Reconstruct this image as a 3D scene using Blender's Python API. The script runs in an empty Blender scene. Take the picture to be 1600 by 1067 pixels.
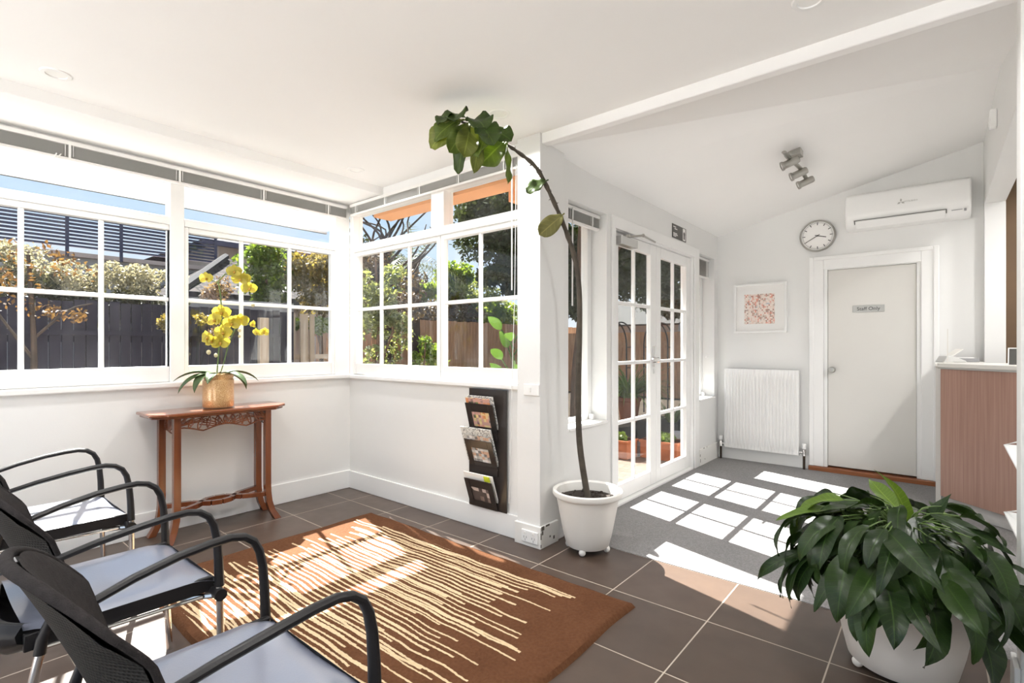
import bpy, bmesh, math, random
import numpy as np
from mathutils import Vector, Matrix
random.seed(7); RNG=np.random.default_rng(7)
S=bpy.context.scene; COL=S.collection; PI=math.pi

# ------------------------------------------------------------------ helpers
class MB:
    def __init__(s): s.v=[]; s.f=[]
    def add(s,v,f):
        n=len(s.v); s.v+= [tuple(p) for p in v]; s.f+=[tuple(i+n for i in q) for q in f]
    def box(s,x0,x1,y0,y1,z0,z1,m=None):
        x0,x1=sorted((x0,x1)); y0,y1=sorted((y0,y1)); z0,z1=sorted((z0,z1))
        v=[Vector(p) for p in ((x0,y0,z0),(x1,y0,z0),(x1,y1,z0),(x0,y1,z0),(x0,y0,z1),(x1,y0,z1),(x1,y1,z1),(x0,y1,z1))]
        if m is not None: v=[m@p for p in v]
        s.add(v,[(0,3,2,1),(4,5,6,7),(0,1,5,4),(1,2,6,5),(2,3,7,6),(3,0,4,7)]); return s
    def tube(s,path,r,n=8,cap=True,flat=1.0,up=None):
        P=[Vector(p) for p in path]; k=len(P)
        R=r if isinstance(r,(list,tuple)) else [r]*k
        prev=None; rings=[]
        for i,p in enumerate(P):
            t=(P[min(i+1,k-1)]-P[max(i-1,0)])
            if t.length<1e-9: t=Vector((0,0,1))
            t.normalize()
            if prev is None:
                a=Vector(up) if up else (Vector((0,0,1)) if abs(t.z)<.9 else Vector((1,0,0)))
            else: a=prev
            u=a-t*a.dot(t)
            if u.length<1e-6: u=t.orthogonal()
            u.normalize(); w=t.cross(u); prev=u
            rings.append([p+u*(math.cos(2*PI*j/n)*R[i])+w*(math.sin(2*PI*j/n)*R[i]*flat) for j in range(n)])
        v=[q for rg in rings for q in rg]; f=[]
        for i in range(k-1):
            for j in range(n):
                j2=(j+1)%n; f.append((i*n+j,i*n+j2,(i+1)*n+j2,(i+1)*n+j))
        if cap: f.append(tuple(reversed(range(n)))); f.append(tuple((k-1)*n+j for j in range(n)))
        s.add(v,f); return s
    def lathe(s,prof,n=40,c=(0,0,0),m=None,cap=False):
        v=[];f=[];k=len(prof)
        for r,z in prof:
            for j in range(n):
                p=Vector((r*math.cos(2*PI*j/n),r*math.sin(2*PI*j/n),z))
                if m is not None: p=m@p
                v.append(p+Vector(c))
        for i in range(k-1):
            for j in range(n):
                j2=(j+1)%n; f.append((i*n+j,i*n+j2,(i+1)*n+j2,(i+1)*n+j))
        if cap: f.append(tuple(reversed(range(n)))); f.append(tuple((k-1)*n+j for j in range(n)))
        s.add(v,f); return s
    def prism(s,poly,h0,h1,m=None):     # polygon in local xy, extruded in z
        n=len(poly); v=[Vector((x,y,h0)) for x,y in poly]+[Vector((x,y,h1)) for x,y in poly]
        if m is not None: v=[m@p for p in v]
        f=[tuple(reversed(range(n))),tuple(range(n,2*n))]+[(i,(i+1)%n,n+(i+1)%n,n+i) for i in range(n)]
        s.add(v,f); return s
    def grid(s,fn,nu,nv):
        v=[fn(i/nu,j/nv) for j in range(nv+1) for i in range(nu+1)]
        f=[(j*(nu+1)+i,j*(nu+1)+i+1,(j+1)*(nu+1)+i+1,(j+1)*(nu+1)+i) for j in range(nv) for i in range(nu)]
        s.add(v,f); return s
    def sphere(s,c,r,n=12,m=8,sc=(1,1,1)):
        v=[];f=[]
        for i in range(m+1):
            a=PI*i/m
            for j in range(n):
                b=2*PI*j/n; v.append((c[0]+r*sc[0]*math.sin(a)*math.cos(b),c[1]+r*sc[1]*math.sin(a)*math.sin(b),c[2]+r*sc[2]*math.cos(a)))
        for i in range(m):
            for j in range(n):
                f.append((i*n+j,(i+1)*n+j,(i+1)*n+(j+1)%n,i*n+(j+1)%n))
        s.add(v,f); return s
    def build(s,name,mat,parent=None,bevel=0,smooth=False,solid=0,kind=None,subd=0):
        me=bpy.data.meshes.new(name); me.from_pydata(s.v,[],s.f); me.update()
        o=bpy.data.objects.new(name,me); COL.objects.link(o)
        me.materials.append(mat)
        if smooth:
            me.polygons.foreach_set('use_smooth',[True]*len(me.polygons))
            try: me.set_sharp_from_angle(angle=math.radians(40))
            except Exception: pass
        if solid:
            q=o.modifiers.new('s','SOLIDIFY'); q.thickness=solid; q.offset=0
        if bevel:
            b=o.modifiers.new('b','BEVEL'); b.width=bevel; b.segments=2; b.limit_method='ANGLE'; b.angle_limit=math.radians(40)
        if subd:
            b=o.modifiers.new('u','SUBSURF'); b.levels=subd; b.render_levels=subd
        if parent is not None: o.parent=parent; o.matrix_parent_inverse=Matrix()
        if kind: o['kind']=kind
        return o

def thing(name,label,cat,loc=(0,0,0),rz=0,group=None,kind=None):
    o=bpy.data.objects.new(name,None); COL.objects.link(o); o.location=loc; o.rotation_euler=(0,0,rz); o.empty_display_size=.1
    if label: o['label']=label
    if cat: o['category']=cat
    if group: o['group']=group
    if kind: o['kind']=kind
    return o
def tag(o,label,cat,group=None,kind=None):
    o['label']=label; o['category']=cat
    if group: o['group']=group
    if kind: o['kind']=kind
    return o
def copy_tree(o,parent=None):
    c=o.copy(); COL.objects.link(c)
    if parent is not None: c.parent=parent
    for ch in list(o.children): copy_tree(ch,c)
    return c
def text_mesh(name,txt,size,mat,parent,loc,rot,depth=.0008,align='CENTER'):
    cu=bpy.data.curves.new(name,'FONT'); cu.body=txt; cu.size=size; cu.align_x=align; cu.align_y='CENTER'; cu.extrude=depth
    t=bpy.data.objects.new(name+'_t',cu); COL.objects.link(t)
    dg=bpy.context.evaluated_depsgraph_get(); me=bpy.data.meshes.new_from_object(t.evaluated_get(dg)); me.name=name
    bpy.data.objects.remove(t); bpy.data.curves.remove(cu)
    o=bpy.data.objects.new(name,me); COL.objects.link(o); me.materials.clear(); me.materials.append(mat)
    o.parent=parent; o.location=loc; o.rotation_euler=rot
    return o

# ------------------------------------------------------------------ materials
def nt(name):
    m=bpy.data.materials.new(name); m.use_nodes=True; t=m.node_tree; t.nodes.clear()
    return m,t,t.nodes.new('ShaderNodeOutputMaterial')
def N(t,typ,**kw):
    n=t.nodes.new('ShaderNode'+typ)
    for k,v in kw.items():
        if k in n.inputs: n.inputs[k].default_value=v
        else: setattr(n,k,v)
    return n
def L(t,a,b): t.links.new(a,b)
def math_(t,op,a,b=None,c=None):
    n=t.nodes.new('ShaderNodeMath'); n.operation=op
    for i,x in enumerate((a,b,c)):
        if x is None: continue
        if isinstance(x,(int,float)): n.inputs[i].default_value=x
        else: t.links.new(x,n.inputs[i])
    return n.outputs[0]
def mixc(t,fac,a,b):
    n=t.nodes.new('ShaderNodeMix'); n.data_type='RGBA'
    for sock,x in ((n.inputs[0],fac),(n.inputs[6],a),(n.inputs[7],b)):
        if isinstance(x,(int,float)): sock.default_value=x
        elif isinstance(x,(tuple,list)): sock.default_value=(*x[:3],1)
        else: t.links.new(x,sock)
    return n.outputs[2]
def c4(c): return (c[0],c[1],c[2],1)
def ramp(t,fac,stops):
    r=t.nodes.new('ShaderNodeValToRGB'); L(t,fac,r.inputs[0])
    el=r.color_ramp.elements
    while len(el)<len(stops): el.new(.5)
    for e,(p,c) in zip(el,stops): e.position=p; e.color=c4(c)
    return r.outputs[0]
def coords(t,scale=(1,1,1)):
    tc=N(t,'TexCoord'); mp=N(t,'Mapping'); mp.inputs['Scale'].default_value=scale
    L(t,tc.outputs['Object'],mp.inputs['Vector']); return mp.outputs[0]
def mat(name,col,rough=.5,metal=0,var=0,scale=8,bump=0,bscale=60,stretch=(1,1,1),col2=None,spec=.5,coat=0,detail=4):
    m,t,out=nt(name); b=N(t,'BsdfPrincipled'); L(t,b.outputs[0],out.inputs[0])
    b.inputs['Roughness'].default_value=rough; b.inputs['Metallic'].default_value=metal; b.inputs['Specular IOR Level'].default_value=spec
    b.inputs['Coat Weight'].default_value=coat; b.inputs['Coat Roughness'].default_value=.12
    b.inputs['Base Color'].default_value=c4(col)
    if var or col2:
        c2=col2 or tuple(min(1,x*(1-var)) for x in col)
        n=N(t,'TexNoise',Scale=scale,Detail=detail); L(t,coords(t,stretch),n.inputs['Vector'])
        f=math_(t,'MULTIPLY_ADD',n.outputs[0],2.2,-.6); f=math_(t,'MINIMUM',math_(t,'MAXIMUM',f,0),1)
        L(t,mixc(t,f,col,c2),b.inputs['Base Color'])
    if bump:
        n2=N(t,'TexNoise',Scale=bscale,Detail=3); L(t,coords(t,stretch),n2.inputs['Vector'])
        bp=N(t,'Bump',Strength=bump,Distance=.01); L(t,n2.outputs[0],bp.inputs['Height']); L(t,bp.outputs[0],b.inputs['Normal'])
    return m
def leafmat(name,c1,c2,trans=.35,rough=.45,veins=0,spec=.35,glow=(1.25,1.2,.6)):
    m,t,out=nt(name); g=N(t,'NewGeometry')
    n=N(t,'TexNoise',Scale=3.0,Detail=2); L(t,coords(t),n.inputs['Vector'])
    f=math_(t,'MULTIPLY_ADD',g.outputs['Random Per Island'],.7,math_(t,'MULTIPLY_ADD',n.outputs[0],.6,-.15))
    f=math_(t,'MINIMUM',math_(t,'MAXIMUM',f,0),1)
    c=mixc(t,f,c1,c2)
    b=N(t,'BsdfPrincipled'); b.inputs['Roughness'].default_value=rough; b.inputs['Specular IOR Level'].default_value=spec
    if veins:
        at=N(t,'Attribute',attribute_name='leaf_e'); a2=N(t,'Attribute',attribute_name='leaf_s')
        ae=math_(t,'ABSOLUTE',at.outputs['Fac']); rib=math_(t,'LESS_THAN',ae,.055)
        q=math_(t,'FRACT',math_(t,'SUBTRACT',math_(t,'MULTIPLY',a2.outputs['Fac'],veins),math_(t,'MULTIPLY',ae,1.3)))
        vv=math_(t,'MULTIPLY',math_(t,'LESS_THAN',q,.18),.16)
        k=math_(t,'MAXIMUM',math_(t,'MULTIPLY',rib,.6),vv)
        c=mixc(t,k,c,tuple(min(1,x*1.7) for x in c2))
        bp=N(t,'Bump',Strength=.45,Distance=.006); L(t,q,bp.inputs['Height']); L(t,bp.outputs[0],b.inputs['Normal'])
    L(t,c,b.inputs['Base Color'])
    tr=N(t,'BsdfTranslucent')
    mul=N(t,'Mix',data_type='RGBA',blend_type='MULTIPLY'); mul.inputs[0].default_value=1; L(t,c,mul.inputs[6]); mul.inputs[7].default_value=(*glow,1)
    L(t,mul.outputs[2],tr.inputs[0])
    mx=N(t,'MixShader'); mx.inputs[0].default_value=trans; L(t,b.outputs[0],mx.inputs[1]); L(t,tr.outputs[0],mx.inputs[2]); L(t,mx.outputs[0],out.inputs[0])
    return m
M={}
M['wall']=mat('wall_paint',(.775,.775,.765),.55,var=.03,scale=2,bump=.03,bscale=120)
M['white']=mat('white_gloss_paint',(.86,.86,.85),.32,var=.03,scale=4)
M['ceil']=mat('ceiling_paint',(.90,.895,.885),.7,var=.02,scale=1.5)
M['chip']=mat('chipped_paint',(.80,.79,.76),.5)
M['doorp']=mat('door_paint',(.70,.685,.65),.42,var=.05,scale=1.3)
M['alu']=mat('aluminium',(.62,.62,.61),.32,metal=.9)
M['slat']=mat('blind_slat_grey',(.50,.50,.48),.4,metal=.3)
M['slatd']=mat('blind_slat_white',(.78,.77,.75),.4)
M['chrome']=mat('chrome',(.78,.77,.76),.1,metal=1)
M['steel']=mat('brushed_steel',(.42,.41,.38),.3,metal=1)
M['black']=mat('black_plastic',(.014,.013,.014),.42,bump=.05,bscale=300,spec=.3)
M['dkpanel']=mat('dark_bronze_acrylic',(.035,.028,.025),.18)
M['cable']=mat('white_cord',(.8,.8,.78),.6)
M['cherry']=mat('cherry_wood',(.21,.060,.018),.25,col2=(.11,.026,.008),scale=5,stretch=(3,3,.5),coat=.5)
M['cherryx']=mat('cherry_wood_top',(.25,.075,.025),.2,col2=(.15,.038,.012),scale=6,stretch=(6,.6,6),coat=.6)
M['timber']=mat('stained_threshold',(.33,.12,.045),.35,col2=(.2,.06,.02),scale=6,stretch=(.4,6,6))
M['potw']=mat('white_pot',(.80,.78,.74),.4,var=.05,scale=3)
M['potc']=mat('cream_pot',(.88,.82,.75),.42,var=.04,scale=3)
M['soil']=mat('potting_soil',(.035,.025,.018),.95,var=.6,scale=40,bump=.8,bscale=60)
M['terra']=mat('terracotta',(.33,.115,.055),.75,col2=(.20,.07,.035),scale=5,bump=.15,bscale=40,spec=.06)
M['orange']=mat('orange_render',(.72,.36,.18),.8,var=.12,scale=3,bump=.15,bscale=60,spec=.06)
M['brownwall']=mat('brown_feature_wall',(.13,.075,.035),.6,var=.2,scale=3)
M['btop']=mat('counter_top',(.70,.68,.64),.3,var=.04,scale=8)
M['kick']=mat('pale_kickboard',(.62,.60,.57),.45,col2=(.48,.46,.44),scale=9,stretch=(1,1,4))
M['paper']=mat('paper',(.88,.87,.85),.6)
M['ink']=mat('black_ink',(.02,.02,.02),.5)
M['inkg']=mat('grey_ink',(.32,.32,.33),.5)
M['signp']=mat('sign_silver',(.46,.46,.44),.35,metal=.3)
M['signd']=mat('sign_charcoal',(.075,.072,.065),.4)
M['lampglass']=mat('frosted_lens',(.86,.86,.84),.35)
M['fence']=mat('weathered_fence',(.66,.38,.21),.85,col2=(.42,.225,.12),scale=6,stretch=(3,3,.4),bump=.2,bscale=30,spec=.06)
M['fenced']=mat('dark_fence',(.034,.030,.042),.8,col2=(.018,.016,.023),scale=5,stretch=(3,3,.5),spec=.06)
M['bark']=mat('bark',(.18,.11,.07),.9,col2=(.08,.05,.035),scale=10,stretch=(2,2,.5),bump=.8,bscale=20,spec=.06)
M['barkd']=mat('dark_bark',(.07,.05,.04),.9,col2=(.035,.028,.022),scale=10,bump=.6,bscale=25,spec=.06)
M['barkg']=mat('grey_bark',(.16,.14,.12),.9,col2=(.09,.08,.07),scale=12,bump=.6,bscale=25)
M['figst']=mat('fig_stem_bark',(.085,.07,.05),.85,col2=(.045,.036,.028),scale=14,bump=.7,bscale=40)
M['ground']=mat('garden_soil',(.05,.038,.028),.95,col2=(.022,.017,.012),scale=3,bump=.5,bscale=10,spec=.06)
M['houseg']=mat('grey_render',(.36,.34,.33),.8,var=.1,scale=2,spec=.06)
M['housep']=mat('pink_beige_render',(.55,.43,.37),.8,var=.1,scale=2,spec=.06)
M['beige']=mat('beige_boards',(.48,.37,.27),.7,var=.15,scale=3,stretch=(4,4,.5),spec=.06)
M['navy']=mat('navy_metal',(.075,.078,.12),.5,spec=.06)
M['shedr']=mat('shed_roofing',(.055,.054,.051),.6,var=.25,scale=5,spec=.06)
M['iron']=mat('wrought_iron',(.03,.028,.03),.5,spec=.06)
M['brass']=mat('phone_grey',(.55,.55,.54),.4)
M['stone']=mat('pale_stone',(.45,.43,.40),.9,var=.3,scale=8,spec=.06)

def glassmat(name,dirt=.05,refl=.9,tint=(.97,.98,.98)):
    m,t,out=nt(name)
    tr=N(t,'BsdfTransparent'); tr.inputs[0].default_value=c4(tint)
    gl=N(t,'BsdfGlossy'); gl.inputs['Roughness'].default_value=0.01
    lw=N(t,'LayerWeight'); lw.inputs[0].default_value=.5
    fr=math_(t,'MULTIPLY_ADD',math_(t,'POWER',lw.outputs['Facing'],5.0),.9,.04)
    mx=N(t,'MixShader'); L(t,math_(t,'MULTIPLY',fr,refl),mx.inputs[0]); L(t,tr.outputs[0],mx.inputs[1]); L(t,gl.outputs[0],mx.inputs[2])
    df=N(t,'BsdfDiffuse'); df.inputs[0].default_value=(.9,.9,.92,1)
    n=N(t,'TexNoise',Scale=2.2,Detail=5,Distortion=1.2); L(t,coords(t),n.inputs['Vector'])
    d=math_(t,'MULTIPLY',math_(t,'POWER',math_(t,'MAXIMUM',math_(t,'MULTIPLY_ADD',n.outputs[0],2.5,-.9),0),2.0),dirt)
    d=math_(t,'MINIMUM',d,.25)
    m2=N(t,'MixShader'); L(t,d,m2.inputs[0]); L(t,mx.outputs[0],m2.inputs[1]); L(t,df.outputs[0],m2.inputs[2]); L(t,m2.outputs[0],out.inputs[0])
    return m
M['glass']=glassmat('window_glass',.03,.6)
M['glassd']=glassmat('door_glass',.01,.6)
M['picglass']=glassmat('picture_glass',0,.35,(1,1,1))

def floor_tiles():
    m,t,out=nt('brown_floor_tiles'); b=N(t,'BsdfPrincipled'); L(t,b.outputs[0],out.inputs[0])
    tc=N(t,'TexCoord'); sp=N(t,'SeparateXYZ'); L(t,tc.outputs['Object'],sp.inputs[0])
    P=.473
    u=math_(t,'MULTIPLY_ADD',sp.outputs[0],1/P,.80/P+40); v=math_(t,'MULTIPLY_ADD',sp.outputs[1],1/P,-2.338/P+40)
    def edge(a):
        f=math_(t,'FRACT',a); return math_(t,'MINIMUM',f,math_(t,'SUBTRACT',1,f))
    e=math_(t,'MINIMUM',edge(u),edge(v)); g=math_(t,'LESS_THAN',e,.0058)
    cb=N(t,'CombineXYZ'); L(t,math_(t,'FLOOR',u),cb.inputs[0]); L(t,math_(t,'FLOOR',v),cb.inputs[1])
    wn=N(t,'TexWhiteNoise',noise_dimensions='3D'); L(t,cb.outputs[0],wn.inputs['Vector'])
    n=N(t,'TexNoise',Scale=7,Detail=6); L(t,tc.outputs['Object'],n.inputs['Vector'])
    f=math_(t,'MULTIPLY_ADD',wn.outputs['Value'],.45,math_(t,'MULTIPLY_ADD',n.outputs[0],.9,-.25))
    col=mixc(t,f,(.092,.062,.046),(.060,.041,.031))
    L(t,mixc(t,g,col,(.46,.40,.33)),b.inputs['Base Color'])
    L(t,math_(t,'MULTIPLY_ADD',n.outputs[0],.16,math_(t,'MULTIPLY_ADD',g,.4,.27)),b.inputs['Roughness'])
    bp=N(t,'Bump',Strength=.25,Distance=.002); bp.invert=True; L(t,g,bp.inputs['Height']); L(t,bp.outputs[0],b.inputs['Normal'])
    return m
M['tiles']=floor_tiles()
def carpet():
    m,t,out=nt('grey_loop_carpet'); b=N(t,'BsdfPrincipled'); L(t,b.outputs[0],out.inputs[0]); b.inputs['Roughness'].default_value=.95; b.inputs['Specular IOR Level'].default_value=.1
    v=N(t,'TexVoronoi',Scale=150); L(t,coords(t),v.inputs['Vector'])
    n=N(t,'TexNoise',Scale=1.8,Detail=6); L(t,coords(t),n.inputs['Vector'])
    f=math_(t,'MULTIPLY_ADD',v.outputs['Color'],.6,math_(t,'MULTIPLY',n.outputs[0],.5))
    L(t,mixc(t,f,(.15,.146,.147),(.33,.32,.318)),b.inputs['Base Color'])
    bp=N(t,'Bump',Strength=.5,Distance=.004); L(t,v.outputs['Distance'],bp.inputs['Height']); L(t,bp.outputs[0],b.inputs['Normal'])
    return m
M['carpet']=carpet()
def rugmat():
    m,t,out=nt('striped_wool_rug'); b=N(t,'BsdfPrincipled'); L(t,b.outputs[0],out.inputs[0]); b.inputs['Roughness'].default_value=.95; b.inputs['Specular IOR Level'].default_value=.08
    tc=N(t,'TexCoord'); sp=N(t,'SeparateXYZ'); L(t,tc.outputs['Object'],sp.inputs[0]); x=sp.outputs[0]; y=sp.outputs[1]
    lines=None
    for k,(freq,seed,amp) in enumerate(((34,3.1,.022),(15.7,9.7,.03))):
        n=N(t,'TexNoise',noise_dimensions='2D',Scale=1.0,Detail=2)
        cb=N(t,'CombineXYZ'); L(t,math_(t,'MULTIPLY',x,2.3),cb.inputs[0]); L(t,math_(t,'MULTIPLY_ADD',y,1.4,seed),cb.inputs[1]); L(t,cb.outputs[0],n.inputs['Vector'])
        n3=N(t,'TexNoise',noise_dimensions='2D',Scale=60,Detail=1); L(t,tc.outputs['Object'],n3.inputs['Vector'])
        yy=math_(t,'ADD',y,math_(t,'MULTIPLY_ADD',n.outputs[0],amp*2,math_(t,'MULTIPLY',n3.outputs[0],.006)))
        q=math_(t,'MULTIPLY',yy,freq); c=math_(t,'FLOOR',q); fr=math_(t,'FRACT',q)
        w1=N(t,'TexWhiteNoise',noise_dimensions='1D'); L(t,math_(t,'ADD',c,seed),w1.inputs['W'])
        w2=N(t,'TexWhiteNoise',noise_dimensions='1D'); L(t,math_(t,'ADD',c,seed+51.3),w2.inputs['W'])
        w3=N(t,'TexWhiteNoise',noise_dimensions='1D'); L(t,math_(t,'ADD',c,seed+88.8),w3.inputs['W'])
        w=math_(t,'MULTIPLY_ADD',w3.outputs['Value'],.09,.13 if k==0 else .05)
        on=math_(t,'LESS_THAN',math_(t,'ABSOLUTE',math_(t,'SUBTRACT',fr,.5)),w)
        s0=math_(t,'MULTIPLY_ADD',w1.outputs['Value'],.40,-1.0); s1=math_(t,'MULTIPLY_ADD',w2.outputs['Value'],.62,.30)
        on=math_(t,'MULTIPLY',on,math_(t,'MULTIPLY',math_(t,'GREATER_THAN',x,s0),math_(t,'LESS_THAN',x,s1)))
        lines=on if lines is None else math_(t,'MAXIMUM',lines,on)
    lines=math_(t,'MULTIPLY',lines,math_(t,'MULTIPLY',math_(t,'LESS_THAN',y,.60),math_(t,'GREATER_THAN',y,-.68)))
    n2=N(t,'TexNoise',Scale=70,Detail=3); L(t,tc.outputs['Object'],n2.inputs['Vector'])
    n4=N(t,'TexNoise',Scale=6,Detail=4); L(t,tc.outputs['Object'],n4.inputs['Vector'])
    br=mixc(t,math_(t,'MULTIPLY_ADD',n2.outputs[0],.7,math_(t,'MULTIPLY_ADD',n4.outputs[0],.6,-.2)),(.075,.030,.014),(.165,.075,.037))
    cr=mixc(t,n2.outputs[0],(.56,.42,.25),(.74,.59,.39))
    L(t,mixc(t,lines,br,cr),b.inputs['Base Color'])
    bp=N(t,'Bump',Strength=.7,Distance=.008); L(t,math_(t,'MULTIPLY_ADD',lines,.35,n2.outputs[0]),bp.inputs['Height']); L(t,bp.outputs[0],b.inputs['Normal'])
    return m
M['rug']=rugmat()
def meshback():
    m,t,out=nt('black_mesh_back'); b=N(t,'BsdfPrincipled'); L(t,b.outputs[0],out.inputs[0]); b.inputs['Roughness'].default_value=.65; b.inputs['Specular IOR Level'].default_value=.2
    tc=N(t,'TexCoord'); sp=N(t,'SeparateXYZ'); L(t,tc.outputs['Object'],sp.inputs[0])
    u=math_(t,'MULTIPLY',sp.outputs[0],120); r=math_(t,'MULTIPLY',sp.outputs[2],130)
    uu=math_(t,'ADD',u,math_(t,'MULTIPLY',math_(t,'MODULO',math_(t,'FLOOR',r),2.0),.5))
    a=math_(t,'SUBTRACT',math_(t,'FRACT',uu),.5); c=math_(t,'SUBTRACT',math_(t,'FRACT',r),.5)
    d=math_(t,'SQRT',math_(t,'ADD',math_(t,'MULTIPLY',a,a),math_(t,'MULTIPLY',c,c)))
    h=math_(t,'LESS_THAN',d,.34)
    L(t,mixc(t,h,(.024,.023,.022),(.003,.003,.003)),b.inputs['Base Color'])
    bp=N(t,'Bump',Strength=.8,Distance=.004); L(t,d,bp.inputs['Height']); L(t,bp.outputs[0],b.inputs['Normal'])
    return m
M['meshb']=meshback()
M['felt']=mat('charcoal_fabric',(.032,.028,.028),.95,var=.35,scale=60,bump=.4,bscale=350,spec=.15)
M['seat']=mat('dark_vinyl_seat_sheen',(.19,.205,.265),.30,bump=.08,bscale=260,spec=1.0,coat=.5)  # dark seat; the window reflection is put into its lighter lavender base colour
def laminate():
    m,t,out=nt('brown_wood_laminate'); b=N(t,'BsdfPrincipled'); L(t,b.outputs[0],out.inputs[0]); b.inputs['Roughness'].default_value=.42
    n=N(t,'TexNoise',Scale=30,Detail=4); L(t,coords(t,(3,3,.06)),n.inputs['Vector'])
    n2=N(t,'TexNoise',Scale=4,Detail=3); L(t,coords(t,(1.5,1.5,.3)),n2.inputs['Vector'])
    f=math_(t,'MULTIPLY_ADD',n.outputs[0],1.3,math_(t,'MULTIPLY_ADD',n2.outputs[0],.6,-.55))
    L(t,mixc(t,f,(.27,.145,.108),(.44,.27,.21)),b.inputs['Base Color'])
    return m
M['lam']=laminate()
def gold():
    m,t,out=nt('gold_crackle_vase'); b=N(t,'BsdfPrincipled'); L(t,b.outputs[0],out.inputs[0]); b.inputs['Roughness'].default_value=.28
    v=N(t,'TexVoronoi',Scale=90,feature='DISTANCE_TO_EDGE'); L(t,coords(t),v.inputs['Vector'])
    n=N(t,'TexNoise',Scale=30,Detail=3); L(t,coords(t),n.inputs['Vector'])
    g=math_(t,'LESS_THAN',v.outputs['Distance'],.06)
    L(t,mixc(t,g,mixc(t,n.outputs[0],(.50,.25,.09),(.72,.45,.20)),(.82,.60,.32)),b.inputs['Base Color']); b.inputs['Metallic'].default_value=.25
    b.inputs['Coat Weight'].default_value=.6
    return m
M['gold']=gold()
def printmat(name,cols,sx,sy,seed=0,plane='xz',thr=.5,base=(.85,.83,.8)):
    m,t,out=nt(name); b=N(t,'BsdfPrincipled'); L(t,b.outputs[0],out.inputs[0]); b.inputs['Roughness'].default_value=.4
    tc=N(t,'TexCoord'); sp=N(t,'SeparateXYZ'); L(t,tc.outputs['Object'],sp.inputs[0])
    a=sp.outputs[0] if plane[0]=='x' else sp.outputs[1]; c=sp.outputs[2]
    cb=N(t,'CombineXYZ'); L(t,math_(t,'FLOOR',math_(t,'MULTIPLY_ADD',a,sx,50+seed)),cb.inputs[0]); L(t,math_(t,'FLOOR',math_(t,'MULTIPLY_ADD',c,sy,50)),cb.inputs[1])
    w=N(t,'TexWhiteNoise',noise_dimensions='2D'); L(t,cb.outputs[0],w.inputs['Vector'])
    n=N(t,'TexNoise',Scale=sx*.25,Detail=2); L(t,tc.outputs['Object'],n.inputs['Vector'])
    r=ramp(t,math_(t,'FRACT',math_(t,'ADD',w.outputs['Value'],n.outputs[0])),[(i/len(cols),c_) for i,c_ in enumerate(cols)])
    t.nodes[-1]
    on=math_(t,'GREATER_THAN',w.outputs['Value'],thr)
    L(t,mixc(t,on,base,r),b.inputs['Base Color'])
    return m
M['art']=printmat('speckled_art_print',[(.80,.55,.47),(.70,.60,.52),(.35,.22,.18),(.78,.30,.22),(.75,.70,.65),(.45,.45,.50),(.85,.75,.68)],75,60,thr=.35,base=(.82,.72,.66))
M['news']=printmat('newsprint',[(.25,.25,.25),(.6,.6,.58),(.1,.1,.1),(.7,.7,.68)],110,190,thr=.45,base=(.74,.74,.71))
M['mag1']=printmat('magazine_print_orange',[(.7,.25,.05),(.75,.45,.4),(.05,.04,.04),(.2,.3,.08),(.8,.6,.3)],45,45,3,thr=.3,base=(.62,.36,.30))
M['mag2']=printmat('magazine_print_bw',[(.08,.07,.07),(.5,.5,.5),(.8,.8,.8),(.55,.35,.25)],40,50,9,thr=.3,base=(.55,.53,.5))
M['mag3']=printmat('magazine_print_dark',[(.05,.035,.03),(.12,.09,.08),(.25,.18,.15),(.6,.5,.45)],30,30,15,thr=.35,base=(.10,.075,.065))
M['lime']=mat('lime_cover',(.62,.70,.03),.4)
M['kids']=printmat('bright_floral_card',[(.75,.05,.35),(.8,.45,.1),(.2,.45,.2),(.35,.3,.65),(.85,.85,.85)],60,60,21,thr=.62,base=(.72,.78,.82))
M['ochre']=mat('yellow_edge',(.55,.36,.06),.5)

M['fol_big']=leafmat('dark_evergreen_leaves',(.014,.024,.009),(.05,.065,.022),.25,.7,spec=.06)
M['fol_mid']=leafmat('mid_green_leaves',(.07,.115,.02),(.17,.235,.045),.5)
M['fol_bright']=leafmat('lime_green_leaves',(.09,.16,.02),(.24,.30,.045),.5)
M['fol_olive']=leafmat('olive_autumn_leaves',(.11,.10,.035),(.25,.18,.06),.5)
M['fol_grey']=leafmat('grey_green_leaves',(.12,.145,.06),(.26,.28,.14),.45)
M['fol_cream']=leafmat('cream_blossom',(.22,.20,.13),(.40,.37,.26),.42,glow=(1.1,1.05,.85))
M['fol_dark']=leafmat('hedge_leaves',(.035,.042,.024),(.10,.095,.06),.25)
M['fol_red']=leafmat('russet_leaves',(.09,.04,.02),(.17,.10,.04),.4)
M['fol_pink']=leafmat('pink_blossom',(.15,.09,.07),(.22,.15,.11),.4)
M['fol_brown']=leafmat('brown_leaves',(.06,.042,.024),(.16,.10,.055),.3)
M['broad']=leafmat('broad_leaves',(.025,.06,.010),(.06,.115,.02),.35)
M['palm']=leafmat('palm_fronds',(.05,.065,.05),(.13,.15,.11),.3)
M['peace']=leafmat('peace_lily_leaves',(.006,.017,.004),(.030,.060,.012),.16,.34,14,.34)
M['peacel']=leafmat('peace_lily_young_leaves',(.07,.14,.02),(.15,.22,.035),.3,.35,14,.3)
M['fig']=leafmat('fig_leaves',(.10,.155,.028),(.18,.235,.05),.4,.4,6)
M['figd']=leafmat('dark_fig_leaves',(.035,.06,.016),(.075,.115,.03),.25,.4,6)
M['figy']=leafmat('yellowing_fig_leaves',(.19,.23,.05),(.27,.30,.08),.45,.4,6)
M['figo']=leafmat('olive_fig_leaf',(.15,.15,.05),(.22,.20,.065),.3,.45,6)
M['orchl']=leafmat('orchid_leaves',(.045,.08,.035),(.10,.14,.06),.2,.25)
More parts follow.
